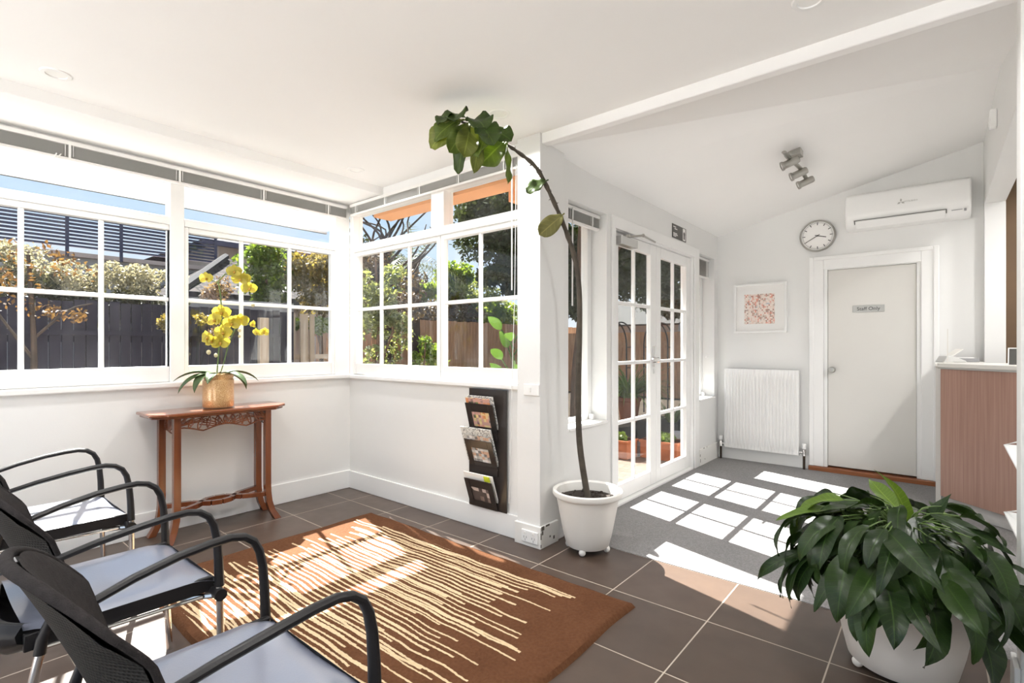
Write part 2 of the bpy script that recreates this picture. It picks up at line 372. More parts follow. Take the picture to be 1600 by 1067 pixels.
M['orch']=leafmat('orchid_petals',(.40,.34,.04),(.52,.46,.11),.4,.5,glow=(1.2,1.15,.6))
M['orchd']=mat('orchid_lip',(.42,.25,.03),.5)
M['bud']=mat('orchid_bud',(.52,.46,.28),.5)
M['stem']=mat('green_stem',(.10,.16,.04),.5)
M['strap']=leafmat('strappy_leaves',(.07,.13,.02),(.22,.30,.06),.4)
M['sheet']=None

# ------------------------------------------------------------------ the setting
XA,YB,XC,YD=-3.99,2.56,-1.90,5.90
def struct(name,mb,m,parent=None,bevel=0,smooth=False):
    o=mb.build(name,m,parent,bevel,smooth)
    if parent is None: o['kind']='structure'
    return o
b=MB(); b.box(XA-.1,1.7,-1.7,2.81,-.1,0); b.box(-2.05,-1.9,2.5,2.81,-.1,-.001); struct('floor',b,M['tiles'])
b=MB(); b.box(XC-.05,1.7,2.81,5.95,-.1,.004); struct('floor_carpet',b,M['carpet'])
# ceiling: flat part, dropped strip by the long window, beam, raked part over the entry
b=MB(); b.box(-3.52,1.7,-1.7,2.62,2.55,2.7); struct('ceiling',b,M['ceil'])
b=MB(); b.box(-4.12,-3.52,-1.7,2.66,2.485,2.7); struct('ceiling_drop',b,M['ceil'],bevel=.004)
b=MB(); b.box(-1.95,.32,2.54,2.60,2.487,2.56); struct('trim_1',b,M['ceil'],bevel=.006)
b=MB()
A1,A2,D2,D1,B0,B1=(-1.95,3.13,2.455),(-1.95,5.98,2.455),(.45,5.98,3.01),(.45,4.50,3.01),(-1.95,2.58,2.487),(.45,2.58,2.50)
b.add([A1,A2,D2,D1,B0,B1],[(0,3,2,1),(4,5,3),(4,3,0)])
struct('ceiling_raked',b,M['ceil'])
b=MB(); b.box(-2.3,.6,2.5,6.1,3.08,3.12); struct('roof_sheet',b,M['shedr'])
# left window wall
b=MB(); b.box(XA-.13,XA,-1.7,2.70,-.1,.965); b.box(XA-.13,XA,-1.7,-1.15,.965,2.6); b.box(XA-.13,XA-.02,-1.15,2.6,2.40,2.6); struct('wall_left',b,M['wall'])
b=MB(); b.box(-4.0,-2.03,YB,YB+.13,-.1,.965); b.box(-4.0,-2.03,YB+.01,YB+.13,2.40,2.6); struct('wall_back',b,M['wall'])
b=MB(); b.box(-2.052,-1.872,2.52,2.785,0,2.56); struct('wall_pier',b,M['wall'],bevel=.004)
# entry wall with two narrow windows and the double door
b=MB()
for y0,y1,z0,z1 in ((2.70,2.875,0,2.60),(2.875,3.392,0,.672),(2.875,3.392,2.225,2.60),(3.392,3.50,0,2.60),(5.312,5.785,0,.672),(5.312,5.785,2.205,2.60),(5.785,6.03,0,2.60)):
    b.box(-2.09,XC,y0,y1,z0-.0,z1)
b.box(-1.99,XC,3.50,5.18,2.165,2.60); b.box(-1.99,XC,5.18,5.312,0,2.60); b.box(-2.09,-1.99,5.303,5.312,0,2.60); struct('wall_entry',b,M['wall'])
# far wall with the staff door
b=MB()
b.box(-2.0,-.87,YD,YD+.13,0,3.1); b.box(-.87,-.115,YD,YD+.13,2.015,3.1); b.box(-.115,.43,YD,YD+.13,0,3.1); b.box(-.9,-.08,YD+.11,YD+.13,0,2.1); struct('wall_far',b,M['wall'])  # last box is unseen, added behind the door to stop sun leaking under
b=MB(); b.box(.30,.43,2.62,5.93,2.43,3.1); b.box(.30,.43,5.80,5.93,0,2.43); struct('wall_right',b,M['wall'],bevel=.003)
b=MB(); b.box(.222,1.7,2.50,2.62,0,3.1); struct('wall_post',b,M['wall'],bevel=.004)
b=MB(); b.box(.43,1.75,5.88,5.95,0,3.1); struct('wall_reception',b,M['brownwall'])
b=MB(); b.box(1.7,1.8,-1.7,5.95,0,3.1); struct('wall_side',b,M['wall'])
b=MB(); b.box(.43,1.7,2.6,5.95,2.75,2.8); struct('ceiling_reception',b,M['ceil'])
# skirtings
b=MB(); b.box(XA,XA+.016,-1.7,YB,0,.155); struct('baseboard_left',b,M['white'],bevel=.004)
b=MB(); b.box(XA+.016,-2.052,YB-.016,YB,0,.15); struct('baseboard_back',b,M['white'],bevel=.004)
b=MB(); b.box(-2.064,-1.858,2.506,2.70,0,.135); bo=struct('baseboard_pier',b,M['chip'],bevel=.004)
b=MB()
for (y0,y1,z0,z1) in ((2.515,2.545,.112,.137),(2.56,2.60,.126,.137),(2.507,2.516,.06,.10),(2.52,2.534,.085,.11),(2.64,2.655,.03,.05),(2.60,2.612,.05,.062),(2.507,2.514,.012,.03)):
    b.box(-1.8585,-1.8572,y0,y1,z0,z1)
b.build('paint_chip',M['barkg'],bo)
b=MB(); b.box(XC,XC+.016,5.30,YD,0,.175); bo=struct('baseboard_entry',b,M['chip'],bevel=.004)
b=MB()
for (y0,y1,z0,z1) in ((5.301,5.312,.10,.125),(5.306,5.316,.04,.075),(5.40,5.43,.168,.176),(5.5,5.51,.166,.176),(5.44,5.45,.05,.06)): b.box(XC+.0155,XC+.017,y0,y1,z0,z1)
b.build('paint_chip',M['barkg'],bo)
b=MB(); b.box(XC+.016,-.99,YD-.016,YD,0,.135); struct('baseboard_far',b,M['white'],bevel=.004)
b=MB(); b.box(.205,.222,2.49,2.62,0,.12); b.box(.222,1.7,2.484,2.50,0,.12); struct('baseboard_right',b,M['white'],bevel=.004)

def window_left(idx,y0,mid1,mid2,y1,corner=False):
    w=thing('window_%d'%idx,None,None,kind='structure')
    b=MB(); x0,x1=XA-.10,XA
    b.box(x0,x1,y0-.115,y0-.03,.99,2.42); 
    if corner: b.box(x0,x1,y1+.03,2.56,.99,2.42)
    b.box(x0+.001,x1-.0015,y0-.029,y1+.031,2.065,2.118); b.box(x0+.001,x1-.0015,y0-.029,y1+.031,2.365,2.42)
    b.build('frame',M['white'],w,bevel=.004)
    b=MB(); s0,s1=XA-.065,XA-.012
    b.box(s0,s1,y0-.03,y0,1.0,2.065); b.box(s0,s1,y1,y1+.03,1.0,2.065)
    b.box(s0,s1,y0,y1,1.0,1.105); b.box(s0,s1,y0,y1,2.028,2.065)
    b.box(s0+.012,s1-.012,y0,y1,1.546,1.572)
    for m_ in (mid1,mid2): b.box(s0+.0135,s1-.0105,m_-.013,m_+.013,1.105,2.03)
    b.build('sash',M['white'],w,bevel=.005)
    b=MB(); b.box(XA-.042,XA-.038,y0,y1,1.10,2.04); b.box(XA-.062,XA-.058,y0-.03,y1+.05,2.115,2.37)
    b.build('glass',M['glass'],w)
window_left(1,.09,.455,.82,1.185)
window_left(2,1.30,1.658,2.03,2.39,True)
window_left(3,-1.12,-.755,-.39,-.028)
b=MB(); b.box(XA-.10,XA+.032,-1.15,2.56,.962,.998); struct('trim_2',b,M['white'],bevel=.008)
w=thing('window_4',None,None,kind='structure')
b=MB(); y0,y1=YB,YB+.10
b.box(-3.99,-3.94,y0,y1,.99,2.42); b.box(-2.03,-2.05,y0,y1,.99,2.42); b.box(-2.92,-2.78,y0+.002,y1,2.11,2.42)
b.box(-3.94,-2.05,y0,y1,2.06,2.122); b.box(-3.94,-2.05,y0,y1,2.385,2.42); b.build('frame',M['white'],w,bevel=.004)
for nm,xl,xr,ms in (('sash',-3.91,-2.868,(-3.573,-3.206)),('sash',-2.792,-2.066,(-2.438,))):
    b=MB(); s0,s1=YB+.012,YB+.06
    b.box(xl-.032,xl,s0,s1,1.0,2.06); b.box(xr,xr+.036,s0,s1,1.0,2.06); b.box(xl,xr,s0,s1,1.0,1.09); b.box(xl,xr,s0,s1,2.024,2.06)
    b.box(xl,xr,s0+.012,s1-.012,1.546,1.574)
    for m_ in ms: b.box(m_-.013,m_+.013,s0+.0105,s1-.0135,1.09,2.03)
    b.build(nm,M['white'],w,bevel=.005)
b=MB(); b.box(-3.91,-2.06,YB+.038,YB+.042,1.085,2.03); b.box(-3.94,-2.03,YB+.058,YB+.062,2.12,2.39); b.build('glass',M['glass'],w)
b=MB(); b.box(-3.96,-2.045,YB-.03,YB+.1,.960,.992); struct('trim_3',b,M['white'],bevel=.007)
def window_narrow(idx,y0,y1,z0,z1,gy0,gy1):
    w=thing('window_%d'%idx,None,None,kind='structure'); b=MB(); x0,x1=-2.09,-2.03
    b.box(x0,x1,gy1,y1,z0,z1); b.box(x0,x1,y0,gy0,z0,z1); b.box(x0,x1,gy0,gy1,z0,z0+.045); b.box(x0,x1,gy0,gy1,z1-.045,z1)
    b.build('frame',M['white'],w,bevel=.004)
    b=MB(); b.box(-2.062,-2.058,gy0,gy1,z0+.03,z1-.03); b.build('glass',M['glassd'],w)
    b=MB(); b.box(-2.03,-1.885,y0+.001,y1-.001,z0-.002,z0+.018); b.build('sill',M['white'],w,bevel=.004)
    b=MB(); b.box(-2.025,-1.99,gy1+.005,gy1+.03,z0+.018,z0+.06); b.build('catch',M['white'],w,bevel=.004)
    return w
window_narrow(5,2.876,3.391,.672,2.224,2.91,3.335)
w=window_narrow(6,5.313,5.784,.672,2.204,5.35,5.72)
b=MB(); b.tube([(-1.985,5.76,1.12),(-1.96,5.73,1.125),(-1.95,5.66,1.12)],.006); b.build('stay',M['white'],w)
# double glazed doors
b=MB(); 
b.box(-1.9,XC+.014,3.455,3.515,0,2.185); b.box(-1.9,XC+.014,5.165,5.29,0,2.185); b.box(-1.9,XC+.0155,3.453,5.292,2.14,2.237)
b.box(-1.985,XC-.002,3.49,3.528,.002,2.164); b.box(-1.985,XC-.002,5.142,5.19,.002,2.164); b.box(-1.985,XC-.003,3.528,5.142,2.135,2.163); b.box(-2.0,XC+.01,3.53,5.14,-.02,.022)
struct('trim_4',b,M['white'],bevel=.006)
def leaf_door(idx,y0,y1,g0,g1,gm):
    d=thing('door_%d'%idx,None,None,kind='structure'); b=MB(); x0,x1=-1.97,-1.928
    b.box(x0,x1,y0,g0,.025,2.132); b.box(x0,x1,g1,y1,.025,2.132); b.box(x0,x1,g0,g1,.025,.148); b.box(x0,x1,g0,g1,2.038,2.132)
    b.build('leaf_frame',M['white'],d,bevel=.006)
    b=MB()
    for z in (1.585,1.105,.632): b.box(x0+.006,x1-.006,g0,g1,z-.014,z+.014)
    b.box(x0+.0075,x1-.0045,gm-.011,gm+.011,.148,2.038); b.build('muntins',M['white'],d,bevel=.004)
    b=MB(); b.box(-1.952,-1.948,g0,g1,.148,2.038); b.build('glass',M['glassd'],d)
    return d
dl=leaf_door(2,3.53,4.334,3.63,4.215,3.92)
dr=leaf_door(3,4.338,5.14,4.432,5.04,4.735)
b=MB(); b.box(-1.93,-1.922,4.25,4.29,1.06,1.24); b.build('handle_plate',M['chrome'],dl,bevel=.003)
b=MB(); b.tube([(-1.925,4.27,1.135),(-1.875,4.27,1.135),(-1.872,4.25,1.135),(-1.872,4.13,1.132)],.009); b.tube([(-1.925,4.285,1.10),(-1.88,4.285,1.10),(-1.88,4.31,1.10)],.007); b.build('lever_handle',M['chrome'],dl,smooth=True)
b=MB(); b.box(-1.926,-1.922,4.26,4.28,1.0,1.04); b.build('lock',M['chrome'],dl)
b=MB(); b.box(-1.93,-1.865,3.56,3.84,2.03,2.095); b.build('closer_body',M['alu'],dl,bevel=.004)
b=MB(); b.tube([(-1.885,3.68,2.10),(-1.83,3.86,2.135)],.009,8); b.tube([(-1.83,3.86,2.135),(-1.89,4.22,2.145)],.008,8); b.sphere((-1.83,3.86,2.135),.014); b.lathe([(.03,0),(.03,.02)],16,(-1.885,3.68,2.095),cap=True); b.build('closer_arm',M['steel'],dl,smooth=True)
# staff door
d=thing('door_1',None,None,kind='structure'); b=MB()
b.box(-.995,-.87,YD-.022,YD,.045,2.13); b.box(-.115,.01,YD-.022,YD,.045,2.13); b.box(-.87,-.115,YD-.022,YD,2.0,2.13)
b.box(-.995,-.955,YD-.034,YD-.02,.045,2.131); b.box(-.03,.011,YD-.034,YD-.02,.045,2.131); b.box(-.955,-.03,YD-.034,YD-.02,2.095,2.131)
b.build('architrave',M['white'],d,bevel=.006)
b=MB(); b.box(-.869,-.84,YD,YD+.10,.045,2.014); b.box(-.145,-.116,YD,YD+.10,.045,2.014); b.box(-.84,-.145,YD,YD+.10,1.995,2.014); b.build('jamb',M['white'],d)
b=MB(); b.box(-.838,-.147,YD+.02,YD+.06,.058,1.993); b.build('door_panel',M['doorp'],d,bevel=.003)
b=MB(); ym=Matrix.Translation((-.80,YD+.02,1.01))@Matrix.Rotation(PI/2,4,'X')
b.lathe([(0,0),(.03,0),(.03,.006),(.012,.01),(.012,.035),(.026,.045),(.03,.06),(.024,.072),(0,.074)],24,m=ym); b.build('knob',M['steel'],d,smooth=True)
b=MB(); b.box(-1.0,.03,YD-.05,YD+.1,.0,.044); b.build('threshold',M['timber'],d,bevel=.006)

# ------------------------------------------------------------------ blinds
def blind(name,label,axis,a0,a1,c,z0,z1,brk,slats=18,depth=.026,mslat=None):
    r=thing(name,label,'blind'); mslat=mslat or M['slat']
    def bx(b,u0,u1,d0,d1,zz0,zz1):
        if axis=='y': b.box(c+d0,c+d1,u0,u1,zz0,zz1)
        else: b.box(u0,u1,c-d1,c-d0,zz0,zz1)
    b=MB(); bx(b,a0,a1,0,.036,z1-.026,z1); b.build('headrail',M['slatd'],r,bevel=.002)
    b=MB(); h=(z1-.028-z0-.02)
    for i in range(slats):
        z=z0+.02+h*(i+.5)/slats; bx(b,a0+.004,a1-.004,.004,.004+depth,z-.0006,z+.0008)
    b.build('slats',mslat,r)
    b=MB(); bx(b,a0+.002,a1-.002,.001,.033,z0,z0+.017); b.build('bottom_rail',M['slatd'],r,bevel=.003)
    for u in brk:
        b=MB(); bx(b,u-.006,u+.006,.034,.0365,z0+.01,z1-.004); bx(b,u-.022,u-.019,.032,.0345,z0+.02,z1-.01); bx(b,u+.015,u+.018,.032,.0345,z0+.025,z1-.012); b.build('ladder_tape',M['cable'],r)
    return r
bl=blind('venetian_blind','long grey venetian blind drawn up above the left windows','y',-1.1,2.52,XA-.012,2.345,2.462,(.10,.66,1.235,1.80,2.34))
b=MB(); b.tube([(XA+.026,.60,2.37),(XA+.035,.585,2.33),(XA+.03,.575,2.30)],.004,6); b.tube([(XA+.028,.62,2.37),(XA+.036,.60,2.34)],.003,6); b.build('cord',M['cable'],bl)
bl=blind('venetian_blind','grey venetian blind drawn up above the magazine rack window','x',-3.955,-2.055,YB+.012,2.378,2.478,(-3.86,-3.45,-3.02,-2.60,-2.18))
b=MB(); b.tube([(-2.105,YB-.03,2.45),(-2.10,YB-.035,2.2),(-2.10,YB-.036,1.60)],.0045,6); b.build('wand',M['slatd'],bl)
b=MB(); b.tube([(-2.07,YB-.028,2.40),(-2.075,YB-.036,1.6),(-2.10,YB-.036,.98),(-2.115,YB-.02,.6),(-2.145,YB-.012,.22)],.0022,5); b.build('cord',M['cable'],bl)
bl=blind('venetian_blind','small drawn-up venetian blind in the narrow window behind the fig','y',2.885,3.382,-1.985,2.105,2.218,(3.0,3.27),16)
b=MB(); b.tube([(-1.94,2.99,2.2),(-1.94,2.985,1.52)],.006,6); b.build('wand',M['slatd'],bl)
bl=blind('venetian_blind','half-lowered venetian blind in the narrow window beside the radiator','y',5.32,5.778,-1.985,1.985,2.198,(5.42,5.70),12)

# ------------------------------------------------------------------ small wall fittings
d=thing('light_switch','white light switch at sill height on the pier','switch')
b=MB(); b.box(-1.992,-1.872,2.508,2.52,.935,1.005); b.build('plate',M['white'],d,bevel=.004)
b=MB(); b.box(-1.945,-1.93,2.502,2.509,.955,.985); b.build('rocker',M['slatd'],d,bevel=.002)
d=thing('power_outlet','white double power outlet at the foot of the pier','outlet')
b=MB(); b.box(-2.0,-1.872,2.494,2.506,.028,.102); b.build('plate',M['white'],d,bevel=.004)
for x in (-1.968,-1.905):
    b=MB(); b.box(x-.006,x+.006,2.489,2.495,.078,.092); b.build('rocker',M['slatd'],d,bevel=.002)
    b=MB(); b.box(x-.012,x-.008,2.4932,2.4942,.052,.066); b.box(x+.008,x+.012,2.4932,2.4942,.052,.066); b.box(x-.002,x+.002,2.4932,2.4942,.036,.05); b.build('socket_hole',M['inkg'],d)
d=thing('door_sign','small charcoal sign with white symbol above the double glass doors','sign')
b=MB(); b.box(XC,XC+.006,4.61,4.945,2.255,2.385); b.build('plate',M['signd'],d,bevel=.001)
b=MB(); b.box(XC+.006,XC+.0066,4.86,4.925,2.262,2.378); b.build('symbol_panel',M['paper'],d)
b=MB(); b.lathe([(.0,0),(.022,0)],16,m=Matrix.Translation((XC+.0072,4.893,2.325))@Matrix.Rotation(PI/2,4,'Y'))
b.box(XC+.0066,XC+.0072,4.878,4.908,2.275,2.318); b.build('symbol',M['signd'],d)
b=MB()
for zz,(ya,yb) in ((2.36,(4.63,4.70)),(2.343,(4.66,4.73)),(2.30,(4.63,4.72)),(2.287,(4.63,4.74)),(2.274,(4.63,4.70))):
    y=ya
    while y<yb-.008: b.box(XC+.006,XC+.0066,y,y+.009,zz-.005,zz+.005); y+=.0135
b.build('lettering',M['paper'],d)
d=thing('door_sign','silver plate reading Staff Only on the grey door','sign')
b=MB(); b.box(-.632,-.382,YD+.012,YD+.02,1.566,1.632); b.build('plate',M['signp'],d,bevel=.003)
text_mesh('lettering','Staff Only',.046,M['ink'],d,(-.507,YD+.0112,1.598),(PI/2,0,0))

# clock
cl=thing('wall_clock','round steel wall clock with a white dial above the picture','clock',(-.922,YD,2.342))
rot=Matrix.Rotation(PI/2,4,'X')
b=MB(); b.lathe([(.15,0),(.157,.01),(.157,.032),(.150,.04),(.142,.040),(.140,.03)],56,m=rot); b.build('rim',M['steel'],cl,smooth=True)
b=MB(); b.lathe([(0,.026),(.143,.026)],56,m=rot); b.build('dial',M['paper'],cl)
b=MB()
for i in range(60):
    a=2*PI*i/60; q=i%5==0; l=.028 if q else .011; wd=.0035 if q else .0016
    mm=rot@Matrix.Rotation(-a,4,'Z'); b.box(-wd,wd,.134-l,.134,.0265,.0275,mm)
b.build('hour_mark',M['ink'],cl)
def hand(nm,ang,l,wd,z):
    b=MB(); mm=rot@Matrix.Rotation(-ang,4,'Z'); b.box(-wd,wd,-.022,l,z,z+.001,mm); b.build(nm,M['ink'],cl)
hand('minute_hand',math.radians(240),.118,.0028,.030); hand('hour_hand',math.radians(106),.078,.0036,.0285)
b=MB(); b.lathe([(0,.033),(.007,.033),(.007,.028)],12,m=rot); b.build('hub',M['ink'],cl)

# framed print
d=thing('framed_picture','white framed speckled pink print on the wall above the radiator','picture')
x0,x1,z0,z1=-1.716,-1.196,1.383,1.908
b=MB(); fw=.022
b.box(x0,x0+fw,YD-.042,YD,z0,z1); b.box(x1-fw,x1,YD-.042,YD,z0,z1); b.box(x0+fw,x1-fw,YD-.042,YD,z0,z0+fw); b.box(x0+fw,x1-fw,YD-.042,YD,z1-fw,z1); b.build('frame',M['white'],d,bevel=.002)
b=MB(); b.box(x0+fw,x1-fw,YD-.014,YD-.002,z0+fw,z1-fw); b.build('mat_board',M['paper'],d)
b=MB(); b.box(-1.612,-1.314,YD-.0155,YD-.0145,1.480,1.797); b.build('print',M['art'],d)
b=MB(); b.add([(x0+fw,YD-.033,z0+fw),(x1-fw,YD-.033,z0+fw),(x1-fw,YD-.033,z1-fw),(x0+fw,YD-.033,z1-fw)],[(0,1,2,3)]); b.build('glazing',M['picglass'],d)

# radiator
d=thing('radiator','white ribbed panel radiator beneath the framed picture','radiator')
x0,x1,z0,z1=-1.80,-1.078,.14,.995; yf=5.805
b=MB(); n=22; pts=[]
def rad(u,v):
    x=x0+(x1-x0)*u; z=z0+(z1-z0)*v
    e=min(1,max(0,min(v,1-v)*16-.35)); e=e*e*(3-2*e); eu=min(1,max(0,min(u,1-u)*30-.2))
    ph=(u*n)%1; p=max(0,min(1,(abs(ph-.5)-.14)/.16))
    return Vector((x,yf-.020*(1-p)*e*eu,z))
b.grid(rad,n*10,24); b.build('front_panel',M['white'],d,smooth=True)
b=MB(); b.box(x0,x1,yf+.0005,yf+.062,z1-.012,z1); b.box(x0,x0+.006,yf+.0005,yf+.062,z0,z1-.012); b.box(x1-.006,x1,yf+.0005,yf+.062,z0,z1-.012); b.box(x0+.01,x1-.01,yf+.05,yf+.062,z0,z1-.02); b.box(x0+.006,x1-.006,yf+.001,yf+.012,z0,z0+.01); b.build('casing',M['white'],d,bevel=.002)
for xs,sg in ((x0,-1),(x1,1)):
    b=MB(); xx=xs+sg*.045; b.tube([(xs,yf+.03,z0+.03),(xx,yf+.03,z0+.03)],.011,10); b.lathe([(.016,-.03),(.018,-.03),(.018,.03),(.012,.035)],14,(xx,yf+.03,z0+.03),cap=True); b.build('valve',M['chrome'],d,smooth=True)
    b=MB(); b.lathe([(.015,0),(.019,.004),(.021,.05),(.014,.055)],16,(xx,yf+.03,z0+.065),cap=True); b.build('valve_cap',M['white'],d,smooth=True)
    b=MB(); b.tube([(xx,yf+.03,.004),(xx,yf+.03,z0)],.012,10); b.build('pipe',M['barkd'],d,smooth=True)

# air conditioner
d=thing('air_conditioner','white wall air conditioner mounted above the staff door','air conditioner')
x0,x1=-.668,.216
prof=[(5.90,2.655),(5.74,2.655),(5.705,2.64),(5.69,2.60),(5.685,2.46),(5.70,2.40),(5.76,2.345),(5.90,2.335)]
mm=Matrix(((0,0,1,0),(1,0,0,0),(0,1,0,0),(0,0,0,1)))
b=MB(); b.prism([(y,z) for y,z in prof],x0,x1,mm); b.build('casing',M['white'],d,bevel=.012,smooth=True)
b=MB(); fl=[(5.697,2.402),(5.694,2.394),(5.750,2.339),(5.757,2.342)]; b.prism(fl,-.585,.05,mm); b.build('flap',M['white'],d)
b=MB(); b.box(-.60,.06,5.687,5.70,2.4005,2.404); b.prism([(5.694,2.403),(5.691,2.400),(5.715,2.372),(5.722,2.375)],-.598,-.592,mm); b.prism([(5.694,2.403),(5.691,2.400),(5.715,2.372),(5.722,2.375)],.054,.06,mm); b.build('flap_gap',M['signd'],d)
b=MB(); b.box(.09,.16,5.698,5.705,2.385,2.390); b.box(.17,.185,5.70,5.71,2.372,2.392); b.build('indicator',M['inkg'],d)
b=MB()
for cx,cz,an in ((0,.0155,0),(-.0135,-.008,math.radians(120)),(.0135,-.008,math.radians(-120))):
    r2=Matrix.Translation((-.250+cx,5.6842,2.518+cz))@rot@Matrix.Rotation(an,4,'Z'); b.prism([(0,-.0155),(.0085,0),(0,.0155),(-.0085,0)],0,.0008,r2)
b.build('emblem',M['signp'],d)
text_mesh('lettering','MITSUBISHI',.019,M['signp'],d,(-.182,5.6838,2.516),(PI/2,0,0))

# spot track lamp on the raked ceiling
d=thing('spot_track_lamp','brushed steel ceiling lamp with three spot heads near the clock','lamp')
def cz(x): return 2.455+(x+1.95)*(3.01-2.455)/2.4
xb=-.84; zc=cz(xb)
b=MB(); b.box(xb-.055,xb+.055,4.30,4.41,zc-.035,zc+.012); b.build('base_plate',M['steel'],d,bevel=.003)
b=MB(); b.tube([(xb,4.355,zc-.03),(xb,4.355,zc-.075)],.012,10); b.build('stem',M['steel'],d)
b=MB(); b.tube([(xb-.01,4.08,zc-.075),(xb,4.30,zc-.08),(xb+.012,4.55,zc-.075),(xb,4.84,zc-.08)],.010,10,flat=1.6); b.build('bar',M['steel'],d,smooth=True)
for yy in (4.24,4.55,4.82):
    b=MB(); dv=Vector((-.80,-.30,-.35)).normalized(); p=Vector((xb,yy,zc-.11)); m4=Matrix.Translation(p)@dv.to_track_quat('Z','Y').to_matrix().to_4x4()
    b.lathe([(0,-.06),(.024,-.06),(.028,-.05),(.028,.045),(.034,.05),(.034,.065),(.026,.065),(.024,.05)],20,m=m4); h=b.build('spot_head',M['steel'],d,smooth=True)
    b=MB(); b.lathe([(0,.056),(.026,.058)],20,m=m4); b.build('lens',M['lampglass'],h)
    b=MB(); b.tube([(xb,yy,zc-.08),p],.007,8); b.build('joint',M['steel'],h)
# motion sensor
d=thing('motion_sensor','white motion sensor high on the right bulkhead wall','sensor')
b=MB(); b.box(.262,.30,4.60,4.665,2.68,2.80); b.build('housing',M['white'],d,bevel=.008)
b=MB(); b.box(.259,.264,4.608,4.655,2.70,2.76); b.build('sensor_lens',M['lampglass'],d,bevel=.002)
# downlights
LAMPS=[]
for (x,y,lab) in ((-3.26,.492,'recessed downlight in the ceiling at the far left of the picture'),(-3.32,2.18,'recessed downlight in the ceiling near the window corner'),(-1.90,2.174,'recessed downlight beside the fig leaves'),(-.373,2.21,'recessed downlight nearest the ceiling beam over the lily')):
    d=thing('downlight',lab,'light',(x,y,2.55),group='recessed ceiling downlights')
    b=MB(); b.lathe([(.038,.004),(.042,-.006),(.058,-.005),(.062,0)],32); b.build('trim_ring',M['white'],d,smooth=True)
    b=MB(); b.lathe([(0,-.001),(.040,-.001)],32); b.build('lens',M['lampglass'],d)
    LAMPS.append((x,y))

# ------------------------------------------------------------------ magazine rack
d=thing('magazine_rack','dark bronze three-pocket magazine rack on the wall below the window','magazine rack')
yw=2.544
b=MB(); b.box(-2.497,-2.155,yw-.006,yw,.150,.952); b.build('back_panel',M['dkpanel'],d,bevel=.002)
MAGS=[]
for (zb,zt,out) in ((.665,.865,.055),(.43,.625,.065),(.165,.36,.065)):
    m4=Matrix.Translation((-2.352,yw-.012,zb))@Matrix.Rotation(math.atan2(out,zt-zb),4,'X'); h=zt-zb; hw=.125
    b=MB(); b.box(-hw,-hw+.045,-.004,0,0,h,m4); b.box(hw-.045,hw,-.004,0,0,h,m4); b.box(-hw+.045,hw-.045,-.004,0,0,.035,m4); b.box(-hw+.045,hw-.045,-.004,0,h*.70,h,m4)
    p=b.build('pocket',M['dkpanel'],d,bevel=.001)
    b=MB(); b.box(-2.48,-2.225,yw-.018,yw-.006,zb-.05 if zb>.2 else zb-.012,zb+.001); b.build('pocket_base',M['dkpanel'],d)
    MAGS.append((m4,h))
def magazine(k,off,w,h,m,lab,th=.006,dx=0,dz=0):
    m4,hh=MAGS[k]; b=MB(); b.box(-w/2+dx,w/2+dx,off,off+th,.004+dz,h,m4); o=b.build('magazine' if 'newspaper' not in lab else 'newspaper',m)
    tag(o,lab,'magazine' if 'newspaper' not in lab else 'newspaper','reading matter in the wall rack'); return o
magazine(0,.002,.215,.235,M['mag1'],'colourful orange magazine in the top pocket of the rack',dx=-.01)
magazine(0,.012,.225,.248,M['news'],'folded newspaper at the back of the top rack pocket',.008,dx=.012)
magazine(1,.002,.235,.225,M['mag2'],'black and white magazine at the front of the middle rack pocket')
magazine(1,.011,.275,.275,M['news'],'wide newspaper standing tall in the middle rack pocket',.01,dx=-.012)
magazine(2,.002,.225,.190,M['mag3'],'dark covered magazine at the front of the bottom rack pocket')
magazine(2,.011,.05,.225,M['lime'],'slim lime green booklet in the bottom rack pocket',.004,dx=.075)
magazine(2,.018,.265,.228,M['paper'],'pale magazine at the back of the bottom rack pocket',.008,dx=-.01)

# ------------------------------------------------------------------ console table
d=thing('console_table','narrow cherry wood console table with carved apron below the left window','table',(-3.80,1.42,0))
def tl(x,y,z): return (x+3.80,y-1.42,z)
x0,x1,y0,y1=-3.965,-3.635,.985,1.84
oct_=[(x0,y0+.06),(x0,y1-.05),(x1-.07,y1),(x1,y1-.09),(x1,y0+.09),(x1-.07,y0)]
oct_=[(x0,y0),(x0,y1),(x1-.075,y1),(x1,y1-.085),(x1,y0+.085),(x1-.075,y0)]
oc=[(x+3.80,y-1.42) for x,y in oct_]
b=MB(); b.prism(oc,.800,.820); b.build('table_top',M['cherryx'],d,bevel=.006)
b=MB(); b.prism([(x*.9,y*.965) for x,y in oc],.786,.800); b.build('top_moulding',M['cherry'],d,bevel=.004)
for (lx,ly,sx,sy) in ((-3.705,1.135,1,-1),(-3.705,1.705,1,1),(-3.925,1.115,-.25,-1),(-3.925,1.735,-.25,1)):
    b=MB(); P=[]
    for i in range(13):
        z=.79-.79*i/12; t=max(0,(.22-z)/.22); o_=.045*t*t*t+.012*t; P.append((z,o_))
    hw=.0205; v=[];f=[]
    for z,o_ in P:
        cx,cy=lx+3.80+sx*o_*.5,ly-1.42+sy*o_; w_=hw*(1+.15*(1 if z<.04 else 0))
        v+=[(cx-w_,cy-w_,z),(cx+w_,cy-w_,z),(cx+w_,cy+w_,z),(cx-w_,cy+w_,z)]
    for i in range(12):
        for j in range(4): f.append((i*4+j,(i+1)*4+j,(i+1)*4+(j+1)%4,i*4+(j+1)%4))
    f+= [(0,1,2,3),(51,50,49,48)]; b.add(v,f); b.build('leg',M['cherry'],d,bevel=.003)
